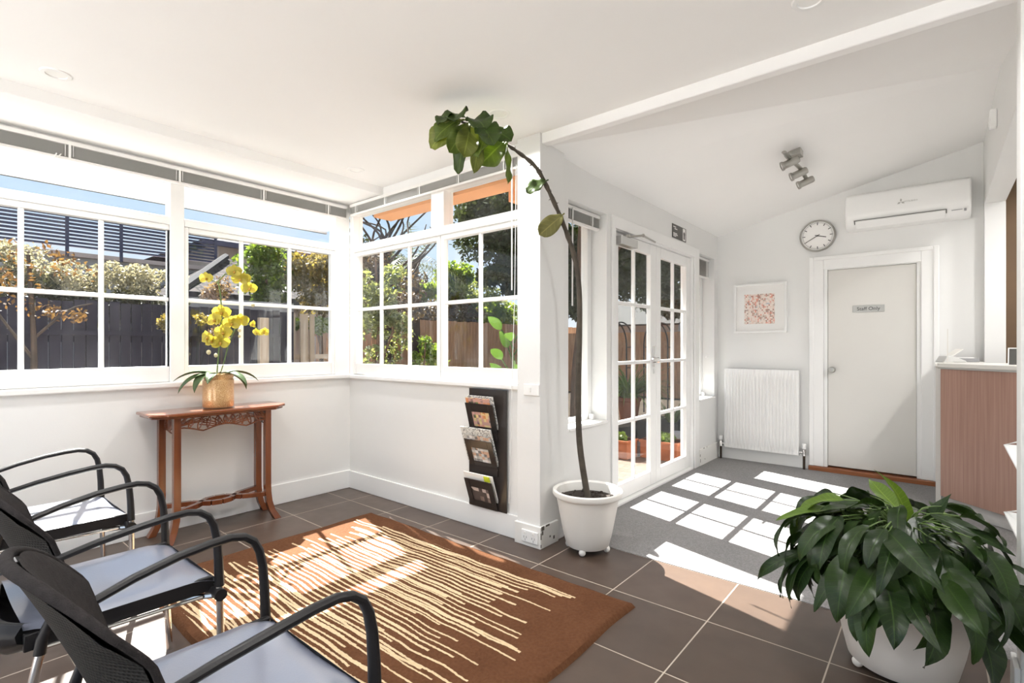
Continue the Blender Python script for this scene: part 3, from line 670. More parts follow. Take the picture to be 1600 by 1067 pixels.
# fretwork aprons: rails, scalloped lower edge and scroll ribs
def fret(P0,P1,name,n):
    P0,P1=Vector(P0),Vector(P1); ln=(P1-P0).length; ax=(P1-P0).normalized(); nrm=Vector((0,0,1)).cross(ax)
    def pt(u,z): return P0+ax*(u*ln)+Vector((0,0,z))
    b=MB(); r=.0048
    low=lambda u: -.098+.030*abs(math.sin(PI*(u*2-.5)))**1.2 if n>1 else -.098+.008*math.sin(6*u)
    b.tube([pt(0,-.004),pt(1,-.004)],.007,6)
    b.tube([pt(i/24,low(i/24)) for i in range(25)],r,6)
    k=9 if n>1 else 1
    for c in ((.5,1),(.0,.6),(1.0,.6)) if n>1 else ((.5,1),):
        cu,sc=c
        for i in range(-5,6):
            a=i*.27; 
            if (cu==0 and i<0) or (cu==1 and i>0): continue
            pts=[]
            for s_ in range(8):
                q=s_/7; u=cu+(math.sin(a)*q*.30*(.5+.5*q)) if n>1 else cu+math.sin(a)*q*.50; z=-.098*sc-.0+ (.088*sc)*q*abs(math.cos(a*.8)); z=max(z,low(min(1,max(0,u)))); pts.append(pt(min(1,max(0,u)),min(-.006,z)))
            b.tube(pts,r*.8,6)
    for i in range(6 if n>1 else 2):
        cu=(.12+.76*i/5) if n>1 else .3+.4*i; cz_=-.042+.01*(i%2); R=.024
        b.tube([pt(cu+R/ln*(1-.75*s_/15)*math.cos(s_*.62+i),cz_+R*(1-.75*s_/15)*math.sin(s_*.62+i)) for s_ in range(16)],r*.75,6)
    for i in range(11 if n>1 else 3):
        cu=(.06+.88*i/10) if n>1 else .2+.3*i; lean=(cu-.5)*1.6; H_=abs(low(cu))-.012
        for sg in (-1,1): b.tube([pt(min(1,max(0,cu+lean*.10*(q_/9)+sg*.020*math.sin(PI*q_/9)*(.54/ln))),-.008-H_*q_/9) for q_ in range(10)],r*.85,6)
    b.build(name,M['cherry'],d,smooth=True)
zt=.788
fret(tl(-3.695,1.15,zt),tl(-3.695,1.69,zt),'apron',2); fret(tl(-3.925,1.125,zt),tl(-3.715,1.13,zt),'apron',1); fret(tl(-3.925,1.72,zt),tl(-3.715,1.71,zt),'apron',1)
b=MB(); zs=.185
def strp(P):
    P=[Vector(tl(x,y,zs)) for x,y in P]
    for p,q in zip(P[:-1],P[1:]):
        dv=(q-p); nn=Vector((-dv.y,dv.x,0)).normalized()*.017; 
        v=[p+nn,p-nn,q-nn,q+nn]; b.add([a+Vector((0,0,-.015)) for a in v]+[a+Vector((0,0,.015)) for a in v],[(3,2,1,0),(4,5,6,7),(0,1,5,4),(1,2,6,5),(2,3,7,6),(3,0,4,7)])
b2=[(-3.915,1.13),(-3.82,1.32)]; 
strp([(-3.705,1.145),(-3.77,1.27),(-3.86,1.36),(-3.875,1.42),(-3.86,1.48),(-3.77,1.56),(-3.705,1.69)])
strp([(-3.925,1.12),(-3.86,1.27),(-3.765,1.36),(-3.75,1.42),(-3.765,1.48),(-3.86,1.57),(-3.925,1.73)])
b.build('stretcher',M['cherry'],d,bevel=.002)

# ------------------------------------------------------------------ leaf blades
def blade(base,dirv,upv,L_,W_,droop,nu=10,nv=4,cup=.25,wave=0,shape=None,ph=0):
    """curved leaf; returns verts, faces"""
    base=Vector(base); d_=Vector(dirv).normalized(); side=d_.cross(Vector(upv)).normalized()
    v=[];f=[]; p=base.copy(); cur=d_.copy(); st=L_/nu
    for i in range(nu+1):
        s_=i/nu; w=W_*.5*(shape(s_) if shape else math.sin(PI*min(1,s_**.75*.98+.02))**.85)
        nrm=side.cross(cur).normalized()
        for j in range(nv+1):
            e=(j/nv)*2-1
            q=p+side*(w*e)+nrm*(cup*w*abs(e)**1.5+wave*W_*math.sin(s_*13+ph+e*1.3)*abs(e))
            v.append(q)
        ang=droop/nu; cur=(Matrix.Rotation(-ang,3,side)@cur).normalized(); p=p+cur*st
    for i in range(nu):
        for j in range(nv): a=i*(nv+1)+j; f.append((a,a+1,a+nv+2,a+nv+1))
    return v,f

# ------------------------------------------------------------------ orchid in its vase
vx,vy,vz=-3.80,1.415,.8205
d=thing('orchid_vase','crackled gold cylinder vase holding the orchid on the console table','vase',(vx,vy,vz))
b=MB(); b.lathe([(0,.004),(.088,.004),(.095,.012),(.096,.06),(.095,.19),(.088,.198),(.092,.205),(.094,.228),(.088,.228),(.085,.20),(.085,.19),(0,.19)],48); b.build('vessel',M['gold'],d,smooth=True)
b=MB(); b.lathe([(0,0),(.096,0),(.099,.006),(.094,.010)],48); b.build('glass_base',M['picglass'],d,smooth=True)
o_=thing('orchid','yellow moth orchid in bloom in the gold vase','plant',(vx,vy,vz+.19))
def ow(y,z,x=-3.83): return Vector((x-vx,y-vy,z-vz-.19))
for i,(a,l,w,dr,up) in enumerate(((-2.0,.26,.085,1.1,.5),(-1.5,.28,.08,1.4,.35),(1.4,.26,.08,1.2,.5),(1.75,.24,.08,1.5,.3),(-.6,.22,.08,1.3,.5),(.5,.23,.085,1.4,.45),(-1.1,.24,.08,1.9,.55))):
    dv=Vector((math.cos(a)*.9,math.sin(a),up)); b=MB(); b.add(*blade((math.cos(a)*.015,math.sin(a)*.015,.03),dv,(0,0,1),l,w,dr,10,4,.35)); b.build('leaf',M['orchl'],o_,smooth=True,solid=.002)
b=MB(); b.tube([ow(1.415,1.02),ow(1.428,1.2),ow(1.45,1.45),ow(1.44,1.60),ow(1.425,1.69),ow(1.47,1.745),ow(1.53,1.74)],.0045,6); b.build('flower_stem',M['stem'],o_,smooth=True)
b=MB(); b.tube([ow(1.43,1.02),ow(1.46,1.12),ow(1.50,1.28),ow(1.545,1.38),ow(1.60,1.41),ow(1.66,1.385),ow(1.74,1.34)],.0035,6); b.build('flower_stem',M['stem'],o_,smooth=True)
b=MB(); b.tube([ow(1.43,1.67),ow(1.40,1.69),ow(1.35,1.70)],.003,6); b.build('flower_stem',M['stem'],o_,smooth=True)
def flower(y,z,r,yaw=0,tilt=0,x=-3.80):
    R=Matrix.Translation(ow(y,z,x))@Matrix.Rotation(yaw,4,'Z')@Matrix.Rotation(tilt,4,'Y'); b=MB()
    # face looks along local +X
    for k,(ang,l,w) in enumerate(((90,1,.75),(210,1,.7),(330,1,.7),(10,1.05,1.15),(170,1.05,1.15))):
        a=math.radians(ang); dv=Vector((.18,math.cos(a),math.sin(a))); v,f=blade((0.002*k,0,0),dv,(1,0,0),r*l,r*w,-.35 if k<3 else .25,6,4,.15,shape=lambda s_: math.sin(PI*(s_*.93+.07))**.6)
        b.add([R@Vector(p) for p in v],f)
    fl=b.build('flower',M['orch'],o_,smooth=True)
    b=MB(); b.sphere((0,0,0),r*.2,8,6,(1.3,.8,1)); b.v=[tuple(R@(Vector(p)+Vector((r*.18,0,-r*.12)))) for p in b.v]; b.build('lip',M['orchd'],fl,smooth=True)
for (y,z,r,yw,ti) in ((1.345,1.70,.048,-.9,.1),(1.52,1.765,.052,-.6,0),(1.555,1.715,.055,-.3,.1),(1.60,1.725,.05,-1.1,.2),(1.62,1.655,.055,-.5,0),(1.44,1.475,.062,-.7,.2),(1.40,1.42,.06,-1.2,0),(1.50,1.40,.06,-.4,.1),(1.555,1.425,.06,-.2,.3),(1.45,1.335,.062,-.8,0),(1.355,1.30,.055,-1.3,.1),(1.43,1.265,.062,-.6,0),(1.38,1.275,.05,-1.0,0),(1.635,1.40,.035,.6,.2),(1.665,1.335,.038,.4,-.3),(1.72,1.345,.04,.2,.2)):
    flower(y,z,r,yw,ti)
for (y,z,r) in ((1.347,1.20,.014),(1.392,1.178,.012),(1.545,1.352,.011),(1.638,1.535,.012),(1.545,1.31,.009)):
    b=MB(); b.sphere(ow(y,z,-3.78),r,10,8,(1,1,1.2)); b.build('bud',M['bud'],o_,smooth=True)

# ------------------------------------------------------------------ rug
b=MB(); RX,RY=1.05,.725
def rg(u,v):
    x=(u*2-1)*RX; y=(v*2-1)*RY; e=min((1-abs(u*2-1))*RX,(1-abs(v*2-1))*RY)
    z=.026*min(1,math.sqrt(max(0,e)/.02)) if e<.02 else .026
    return Vector((x+.006*math.sin(y*9)*(abs(u*2-1)>.98),y+.006*math.sin(x*7)*(abs(v*2-1)>.98),z+.0015*math.sin(x*23+y*11)))
b.grid(rg,160,120); ru=b.build('rug',M['rug'],smooth=True); ru.location=(-2.155,1.515,.0)
tag(ru,'brown wool rug with wavering cream stripes on the tiles','rug')

# ------------------------------------------------------------------ waiting chairs
def make_chair(label):
    c=thing('waiting_chair',label,'chair',group='black waiting room armchairs in a row')
    # seat pad
    b=MB()
    def seat(u,v):
        x=(u*2-1); y=-.235+.485*v; w=.245-.012*(v<.1)
        z=.462+.006*math.cos(PI*x*.9)*-1 - .022*max(0,(v-.82)/.18)**2 +.010*max(0,(.12-v)/.12)
        return Vector((x*w,y,z-.012*abs(x)**8))
    b.grid(seat,20,20)
    o=b.build('seat',M['seat'],c,smooth=True)
    b=MB()
    # underside shell, rounded up at the back
    prof=[(.240,.452),(.248,.43),(.246,.405),(.225,.392),(.05,.388),(-.12,.380),(-.22,.375),(-.275,.385),(-.308,.42),(-.312,.46),(-.295,.49),(-.275,.485)]
    def shell(u,v):
        x=(u*2-1); k=v*(len(prof)-1); a=int(min(k,len(prof)-2)); t_=k-a
        y=prof[a][0]*(1-t_)+prof[a+1][0]*t_; z=prof[a][1]*(1-t_)+prof[a+1][1]*t_
        ed=abs(x)**5
        return Vector((x*.244,y+.06*ed*(y<-.15)*min(1,(-.15-y)/.1),z+max(0,.455-z)*ed*.55))
    b.grid(shell,24,33)
    b.box(-.244,-.226,-.235,.238,.408,.456); b.box(.226,.244,-.235,.238,.408,.456)
    b.build('seat_shell',M['black'],c,smooth=True,bevel=.006)
    # back: curved shell with mesh centre and padded front
    def bk(u,v,off,ins=0):
        x=(u*2-1); wd=(.245-ins)*(1-.10*max(0,v-.55)**1.2-.12*max(0,.35-v))
        top=.855-ins*.8; bot=.47+ins*.4
        z=bot+(top-bot)*v
        # rounded upper corners
        if v>.6: z-= .085*max(0,(v-.6)/.4)*abs(x)**2.6
        y=-.17-.115*v-.03*v*v + (.085*abs(x)**2.0)*(.7+.3*v) + off
        return Vector((x*wd,y,z))
    b=MB(); b.grid(lambda u,v: bk(u,v,-.012,.022),20,20); b.build('mesh_panel',M['meshb'],c,smooth=True)
    b=MB(); b.grid(lambda u,v: bk(u,v,.016*math.sin(PI*min(1,max(0,v*.9+.1)))**.4*(1-abs(u*2-1)**4)+.002,.004),20,20); b.build('back_pad',M['felt'],c,smooth=True)
    b=MB(); P=[]
    for i in range(13): P.append(bk(0,i/12,-.004))
    for i in range(1,25): P.append(bk(i/24,1,-.004-.012*math.sin(PI*i/24)))
    for i in range(1,13): P.append(bk(1,1-i/12,-.004))
    R=[.009]*len(P)
    for i in range(12,38): R[i]=.009+.006*math.sin(PI*(i-12)/25)
    b.tube(P,[r_*.75 for r_ in R],10); b.build('back_rim',M['felt'],c,smooth=True)
    b=MB(); b.tube([bk(0,0,-.01)+Vector((0,0,.02)),bk(.3,0,-.012),bk(.7,0,-.012),bk(1,0,-.01)+Vector((0,0,.02))],.014,8); b.build('back_bracket',M['black'],c,smooth=True)
    for s in (-1,1):
        b=MB(); x=.272*s
        pts=[(.238*s,-.20,.630),(.25*s,-.16,.646),(.262*s,-.08,.668),(x,.02,.688),(x,.10,.698),(x,.15,.700),(x,.185,.692),(x,.212,.672),(x,.228,.640),(x,.238,.59),(x,.243,.52),(x,.246,.43)]
        b.tube(pts,[.009,.0098,.0105,.011,.0112,.0112,.0112,.0115,.012,.0125,.0135,.0145],10,flat=1.25,up=(0,0,1)); b.build('armrest',M['black'],c,smooth=True)
        b=MB(); b.tube([(x,.246,.435),(x,.250,.22),(x+.004*s,.262,.0)],.0115,12); b.build('front_leg',M['chrome'],c,smooth=True)
        b=MB(); b.tube([(x-.012*s,-.20,.42),(x-.008*s,-.235,.25),(x,-.285,.0)],[.0115]*3,12); b.build('rear_leg',M['chrome'],c,smooth=True)
        b=MB(); b.tube([(x-.004*s,-.18,.50),(x-.010*s,-.20,.44),(x-.011*s,-.205,.40)],[.010,.014,.0145],10); b.build('leg_socket',M['black'],c,smooth=True)
        b=MB(); b.tube([(.20*s,.236,.405),(x-.01*s,.242,.405),(x+.025*s,.242,.405)],.020,10); b.build('side_knob',M['black'],c,smooth=True)
    b=MB(); b.tube([(-.26,.23,.398),(-.2,.16,.392),(.2,.16,.392),(.26,.23,.398)],.010,8); b.tube([(-.25,-.20,.41),(-.25,.20,.40)],.006,8); b.tube([(.25,-.20,.41),(.25,.20,.40)],.006,8); b.build('under_frame',M['chrome'],c,smooth=True)
    return c
labs=('black armchair in the row standing nearest the left window wall','middle black armchair of the row of three','black armchair in the row nearest the camera, at the bottom edge')
c0=make_chair(labs[0]); c0.location=(-3.165,.455,0)
for i,x in ((1,-2.145),(2,-1.262)):
    c=copy_tree(c0); c.location=(x,.455,0); c['label']=labs[i]

# ------------------------------------------------------------------ fig in the white pot
px,py=-1.645,2.70
d=thing('plant_pot','white round plastic pot on castors beside the pier','pot',(px,py,0))
b=MB(); b.lathe([(0,.035),(.125,.035),(.130,.042),(.150,.12),(.190,.325),(.207,.335),(.212,.345),(.210,.366),(.200,.372),(.188,.362),(.180,.30),(0,.30)],56); b.build('vessel',M['potw'],d,smooth=True)
for a in (.3,1.87,3.44,5.0):
    b=MB(); b.sphere((.118*math.cos(a),.118*math.sin(a),.022),.021,12,8,(1,1,1)); b.box(.118*math.cos(a)-.008,.118*math.cos(a)+.008,.118*math.sin(a)-.008,.118*math.sin(a)+.008,.03,.055); b.build('castor',M['potw'],d,smooth=True)
b=MB(); b.lathe([(0,.318),(.10,.322),(.181,.312)],40); 
for i in range(60):
    a=random.random()*6.28; r=random.random()**.5*.165; b.sphere((r*math.cos(a),r*math.sin(a),.318),random.uniform(.006,.016),6,4)
so=b.build('soil',M['soil'],d,smooth=True)
fg=thing('fiddle_leaf_fig','tall bent fig with a bare stem arching up to the ceiling','plant',(px,py,.318))
fo=Vector((px,py,.318))
stem=[(px,py,.32),(-1.69,2.68,.655),(-1.683,2.658,1.01),(-1.668,2.646,1.321),(-1.66,2.629,1.59),(-1.665,2.582,1.778),(-1.687,2.499,1.956),(-1.721,2.405,2.129),(-1.748,2.318,2.251),(-1.801,2.222,2.323),(-1.841,2.137,2.364),(-1.897,2.038,2.408),(-1.962,1.932,2.442)]
def cat(P,k):
    P=[Vector(p) for p in P]; out=[]
    for i in range(len(P)-1):
        p0,p1,p2,p3=P[max(i-1,0)],P[i],P[i+1],P[min(i+2,len(P)-1)]
        for s_ in range(k):
            t=s_/k; out.append(.5*((2*p1)+(-p0+p2)*t+(2*p0-5*p1+4*p2-p3)*t*t+(-p0+3*p1-3*p2+p3)*t**3))
    out.append(P[-1]); return out
sp=[p-fo for p in cat(stem,5)]; n=len(sp)
b=MB(); b.tube(sp,[.020-.013*(i/(n-1))+.0025*math.sin(i*2.3)*(i/n>.4) for i in range(n)],9)
for i in range(int(n*.45),n-3):
    for k in range(2):
        a=random.random()*6.28; q=sp[i]+Vector((random.uniform(-.01,.01),)*3); b.tube([sp[i],sp[i]+Vector((math.cos(a)*.02,math.sin(a)*.02,random.uniform(-.012,.012)))],[.004,.0015],5)
b.build('stem',M['figst'],fg,smooth=True)
fs=lambda s_: (math.sin(PI*min(1,s_*.97+.03))**.55)*(.72+.5*s_)
def vein_attr(o,nu,nv,nb=None):
    me=o.data; n=len(me.vertices); per=(nu+1)*(nv+1); i=np.arange(n); k=i%per
    e=(k%(nv+1))/nv*2-1; s_=(k//(nv+1))/nu
    if nb is not None: e=np.where(i<nb,e,.5); s_=np.where(i<nb,s_,.5)
    for nm,arr in (('leaf_e',e),('leaf_s',s_)):
        a=me.attributes.new(nm,'FLOAT','POINT'); a.data.foreach_set('value',arr.astype(np.float32))
def figleaf(base,dv,up,l,w,dr,m,cup=.2,wave=.03,ph=0):
    b=MB(); B_=Vector(base)-fo; dn=Vector(dv).normalized(); v,f=blade(B_+dn*.02,dn,up,l,w,dr,12,6,cup,wave,fs,ph); b.add(v,f); b.tube([B_,B_+dn*.03],.0035,6); o=b.build('leaf',m,fg,smooth=True,solid=.0015); vein_attr(o,12,6,91)
RI=Vector((.769,.6393,0)); FW=Vector((-.6393,.769,0)); UP=Vector((0,0,1))
def iv(r,f,u): return RI*r+FW*f+UP*u
FL=[((-1.735,2.355,2.20),(-.9,-.2,-.45),(.2,-.9,.5),.17,.11,.35,'figd'),((-1.69,2.45,2.02),(-.85,-.2,-.75),(.3,-.9,.2),.235,.145,.25,'figo'),
((-1.85,2.12,2.385),(-.75,-.2,-.75),(.0,-1,.1),.25,.21,.2,'fig'),((-1.845,2.125,2.375),(-.1,0,-1),(.9,-.4,.1),.29,.10,-.2,'fig'),
((-1.93,1.99,2.43),(-.05,-.1,-1),(.6,-.8,0),.31,.11,.2,'figy'),((-1.89,2.05,2.43),(.9,-.4,-.55),(-.2,-.9,.4),.15,.14,.3,'figd'),
((-1.93,1.98,2.45),(.4,-.6,-.5),(.0,-.8,.6),.24,.19,.5,'figd'),((-1.95,1.95,2.455),(.3,-.7,-.05),(-.2,-.5,.9),.20,.20,.9,'figd'),
((-1.96,1.94,2.45),(-.4,-.3,-.8),(.5,-.8,.2),.25,.15,.3,'fig'),((-1.97,1.93,2.465),(-.95,.1,-.15),(0,-.8,.6),.22,.17,.9,'figy'),
((-1.98,1.92,2.465),(-.8,-.4,-.4),(.1,-.9,.4),.25,.14,.8,'fig'),((-1.96,1.94,2.45),(-.3,.1,-1),(-.4,-.9,0),.34,.12,.2,'figd'),
((-1.97,1.92,2.475),(-.3,-.8,.0),(-.2,-.3,.9),.19,.17,.9,'figd'),((-1.90,2.03,2.42),(-.3,-.5,-.8),(-.5,-.7,.4),.24,.17,.2,'fig'),
((-1.99,1.90,2.46),(-.9,-.1,-.7),(.2,-.9,.3),.27,.16,.5,'figy'),((-1.955,1.95,2.45),(-.1,-.4,-.9),(.3,-.9,.1),.26,.17,.3,'figy'),((-1.975,1.915,2.475),(-.75,-.5,-.05),(0,-.5,.85),.19,.16,.7,'figd')]
for k,(p_,dv_,up_,l_,w_,dr_,m_) in enumerate(FL): figleaf(Vector(p_)+Vector((.03,.02,-.012)),iv(*dv_),iv(*up_),l_*.74,w_*.74,dr_*1.3,M[m_],.32,.10,k*1.7)
# ------------------------------------------------------------------ peace lily at the right
px,py=-.11,2.47
d=thing('plant_pot','cream round pot on castors holding the peace lily','pot',(px,py,0))
b=MB(); b.lathe([(0,.03),(.165,.03),(.172,.036),(.192,.12),(.222,.30),(.232,.312),(.234,.335),(.226,.342),(.214,.334),(.205,.28),(0,.28)],56); b.build('vessel',M['potc'],d,smooth=True)
for a in (.6,2.17,3.74,5.3):
    b=MB(); b.sphere((.155*math.cos(a),.155*math.sin(a),.02),.02,12,8); b.box(.155*math.cos(a)-.008,.155*math.cos(a)+.008,.155*math.sin(a)-.008,.155*math.sin(a)+.008,.025,.05); b.build('castor',M['potc'],d,smooth=True)
b=MB(); b.lathe([(0,.30),(.12,.302),(.206,.295)],40); b.build('soil',M['soil'],d)
pl=thing('peace_lily','large glossy dark green peace lily spilling over its pot','plant',(px,py,.30))
rp=random.Random(5)
fol=MB(); fol2=MB(); pet=MB()
def lily_ok(v):
    for q in v:
        W=q+Vector((px,py,.30))
        if (W.x>.185 and 2.44<W.y<2.68) or W.z<.012 or (W.x>.18 and W.y>2.7): return False
    return True
def lily(az,reach,top,l,w,dr,mbx,elev0=1.1):
    # az measured in image frame: 0 = image right, pi/2 = away
    h=RI*math.cos(az)+FW*math.sin(az)
    p0=h*.05*rp.random()+UP*.0; tip=h*reach+UP*top
    mid=h*(reach*.42)+UP*(top*.78+.05)
    P=[p0,h*reach*.16+UP*top*.42,mid,tip]; pts=cat(P,5)
    dv=(pts[-1]-pts[-2]).normalized(); dv=(dv+h*.25+Vector((rp.uniform(-.5,.5),rp.uniform(-.5,.5),rp.uniform(-.3,.35)))).normalized(); upv=UP if abs(dv.z)<.95 else -h
    tw=rp.uniform(-.9,.9); upv=(upv+h.cross(UP)*tw).normalized()
    v,f=blade(tip,dv,upv,l,w,dr,14,6,.30,.055,lambda s_: math.sin(PI*min(1,s_**.8*.985+.012))**.9,rp.random()*6)
    if not lily_ok(v): return
    pet.tube(pts,[.0042-.0018*i/(len(pts)-1) for i in range(len(pts))],6); mbx.add(v,f)
n=0
for k in range(240):
    az=k*2.39996+rp.uniform(-.3,.3); ring=k/240
    if ring<.22: reach=rp.uniform(.04,.20); top=rp.uniform(.20,.35); dr=rp.uniform(.5,1.7)
    elif ring<.6: reach=rp.uniform(.15,.30); top=rp.uniform(.14,.31); dr=rp.uniform(1.2,2.2)
    else: reach=rp.uniform(.22,.34); top=rp.uniform(.02,.18); dr=rp.uniform(.9,1.9)
    # fuller towards the viewer and to the right
    c_=math.cos(az); s_=math.sin(az)
    if s_>.5 and ring>.6 : reach*=.8
    if ring>.6 and c_<.1 and s_<.25:
        if k%2: continue
        top=max(top,.12)
    lily(az,reach,top,rp.uniform(.16,.28),rp.uniform(.045,.090),dr,fol2 if rp.random()<.05 else fol)
for az,reach,top,l,w,dr,mb_ in ((1.1,.06,.30,.24,.075,-.1,fol2),(3.3,.26,.30,.24,.09,1.3,fol),(3.0,.20,.34,.24,.085,1.5,fol2),(3.6,.32,.20,.26,.10,1.5,fol),(3.9,.30,.14,.26,.10,1.6,fol),(4.3,.25,.10,.27,.10,1.3,fol),(4.7,.26,.08,.28,.10,1.2,fol),(4.9,.24,.20,.25,.095,1.8,fol),(5.2,.34,.08,.28,.09,1.2,fol),(5.5,.40,.16,.30,.10,1.3,fol),(5.75,.36,.20,.31,.055,1.7,fol2),(5.9,.46,.20,.28,.10,1.3,fol),(5.6,.50,.10,.28,.10,1.2,fol),(6.1,.36,.27,.28,.10,1.5,fol),(5.4,.46,.05,.24,.10,1.0,fol),(5.85,.52,.12,.28,.095,1.3,fol)):
    lily(az,reach,top,l,w,dr,mb_)
for (bs,dv,up_,l,w,dr,mb_) in ((RI*.03+UP*.24,UP-RI*.05,RI,.27,.075,.9,fol2),(RI*.10+UP*.20,UP+RI*.25,-RI,.20,.07,.5,fol),(-RI*.10+UP*.23,UP*.9-RI*.5,UP*.3+RI,.24,.085,1.3,fol),(-RI*.2+UP*.30+FW*.05,-RI-UP*.0,UP,.26,.075,.35,fol2),(RI*.02+UP*.30-FW*.05,-FW*.6-UP*.4-RI*.2,UP,.24,.12,.6,fol),(RI*.22+UP*.24-FW*.12,RI*.5-UP*.5-FW*.3,UP,.30,.055,.5,fol2)):
    v,f=blade(bs,dv,up_,l,w,dr,14,6,.28,.03,lambda s_: math.sin(PI*min(1,s_**.8*.985+.012))**.9,1.0)
    if not lily_ok(v): continue
    mb_.add(v,f); pet.tube([RI*.01,bs*.6+UP*.02,bs],[.004,.0035,.003],6)
pet.build('stalks',M['stem'],pl,smooth=True)
o=fol.build('foliage',M['peace'],pl,smooth=True); vein_attr(o,14,6); o=fol2.build('young_foliage',M['peacel'],pl,smooth=True); vein_attr(o,14,6)

# ------------------------------------------------------------------ reception counter
q=math.sqrt(.5); cm=Matrix.Translation((.03,5.063,0))@Matrix.Rotation(-PI/4,4,'Z')   # local +x runs along the front, +y goes behind
d=thing('reception_counter','reception counter with brown wood laminate front by the staff door','counter')
b=MB(); b.box(-.02,1.15,0,.03,.105,1.068,cm); b.build('front_panel',M['lam'],d,bevel=.002)
b=MB(); b.box(0,1.14,.045,.065,0.004,.105,cm); b.build('kickboard',M['kick'],d)
b=MB(); b.box(-.03,1.16,-.018,.50,1.082,1.112,cm); b.prism([(-.015,5.09),(.29,5.42),(.29,5.79),(-.015,5.79)],1.0825,1.1115); b.build('worktop',M['btop'],d,bevel=.004)
b=MB(); b.box(-.03,1.15,-.006,.02,1.068,1.082,cm); b.build('metal_strip',M['alu'],d)  # aluminium strip between front panel and worktop
b=MB(); b.box(-.012,.02,5.13,5.86,.004,1.082); b.build('end_panel',M['btop'],d)
# on the counter
o=MB(); o.box(-.005,.005,-.0,.012,0,.001)
d=thing('desk_phone','pale desk phone with raised handset on the counter end','phone',(.075,5.43,1.112))
b=MB(); mz=Matrix.Rotation(.6,4,'Z')
b.prism([(-.08,0),(.09,0),(.09,.012),(-.02,.055),(-.05,.05)],-.05,.05,mz@Matrix.Rotation(PI/2,4,'X')); b.build('base',M['brass'],d,bevel=.006)
b=MB(); b.box(-.02,.09,-.04,.04,0,.008,mz@Matrix.Translation((.0,0,.05))@Matrix.Rotation(-.6,4,'Y')); b.build('screen',M['btop'],d,bevel=.003)
d=thing('acrylic_screen','thin upright clear acrylic screen beside the desk phone','screen',(.06,5.28,1.112))
b=MB(); b.box(-.0035,.0035,-.012,.012,0,.265); b.build('upright',M['btop'],d); b=MB(); b.box(-.03,.03,-.03,.03,0,.005); b.build('foot',M['btop'],d)
d=thing('paper_tray','flat dark document tray lying at the back of the counter','tray',(.10,5.68,1.112))
b=MB(); b.box(-.10,.16,-.09,.09,0,.03); b.build('tray_body',M['inkg'],d,bevel=.003); b=MB(); b.box(-.06,.13,-.07,.07,.03,.036); b.build('paper_sheet',M['paper'],d)
d=thing('card_stand','small framed card with bright flowers on the counter','picture frame',(.40,4.96,1.112),-.15)
mm2=Matrix.Rotation(-.18,4,'X')
b=MB(); b.box(-.02,.20,-.0,.012,.0,.115,mm2); b.build('frame',M['signd'],d,bevel=.002)
b=MB(); b.box(-.024,-.018,-.004,.014,0,.119,mm2); b.box(-.02,.20,-.004,.014,.113,.119,mm2); b.build('frame_edge',M['white'],d)
b=MB(); b.box(.022,.19,-.003,-.001,.006,.10,mm2); b.build('card',M['kids'],d)
b=MB(); b.box(.08,.10,.012,.06,0,.06); b.build('strut',M['signd'],d)
# brochure rack behind the post
d=thing('brochure_rack','white wire-edged brochure rack standing behind the right-hand post','rack',(.312,2.80,0))
b=MB(); b.box(-.01,.20,.0,.012,.0,.92); b.build('back_panel',M['white'],d)
b=MB(); b.box(-.04,.24,-.05,.10,.0045,.02); b.build('base',M['white'],d)
for z in (.62,.34,.08):
    b=MB(); P=[(-.015,.012,z),(-.10,.10,z+.21),(-.085,.14,z+.215),(-.01,.03,z+.04)]
    v=[(-.012,.012,z),(.20,.012,z),(.11,.16,z+.21),(-.095,.16,z+.21)]
    b.add(v,[(0,1,2,3)]); pk=b.build('pocket',M['white'],d,solid=.006)
    b=MB(); b.tube([(-.012,.012,z),(-.095,.16,z+.21),(-.06,.10,z+.235),(0,.012,z+.10)],.006,6); b.build('pocket_rim',M['white'],pk)

# ================================================================== outdoors
def cloud(blobs,n,size,flat=.0,shell=.55,rng=RNG,asp=.5):
    """n small leaf quads scattered through ellipsoid clumps"""
    tot=sum(max(.05,b_[1][0]*b_[1][1]*b_[1][2])**(2/3) for b_ in blobs); V=[];F=[]; k0=0
    for c_,r_ in blobs:
        m=int(n*max(.05,r_[0]*r_[1]*r_[2])**(2/3)/tot)+1
        u=rng.normal(size=(m,3)); u/=np.linalg.norm(u,axis=1,keepdims=True)
        rad=shell+(1-shell)*rng.random((m,1))**.6; rad*=1+.18*rng.normal(size=(m,1))*.6
        p=np.array(c_)+u*rad*np.array(r_)
        a=rng.normal(size=(m,3)); a/=np.linalg.norm(a,axis=1,keepdims=True)
        b_=np.cross(a,rng.normal(size=(m,3))); b_/=np.linalg.norm(b_,axis=1,keepdims=True)
        s=size*(.6+.8*rng.random((m,1)))
        q=np.stack([p-a*s,p+b_*s*asp,p+a*s,p-b_*s*asp],1).reshape(-1,3)
        V.append(q); F+= [(k0+4*i,k0+4*i+1,k0+4*i+2,k0+4*i+3) for i in range(m)]; k0+=4*m
    b=MB(); b.v=[tuple(x) for x in np.concatenate(V)]; b.f=F; return b
def clumps(c_,r_,k,s,seed):
    g=random.Random(seed); out=[]
    for i in range(k):
        while True:
            u=[g.uniform(-1,1) for _ in range(3)]
            if sum(x*x for x in u)<=1: break
        out.append(((c_[0]+u[0]*r_[0],c_[1]+u[1]*r_[1],c_[2]+u[2]*r_[2]),(s*g.uniform(.7,1.3),s*g.uniform(.7,1.3),s*g.uniform(.6,1.1))))
    return out
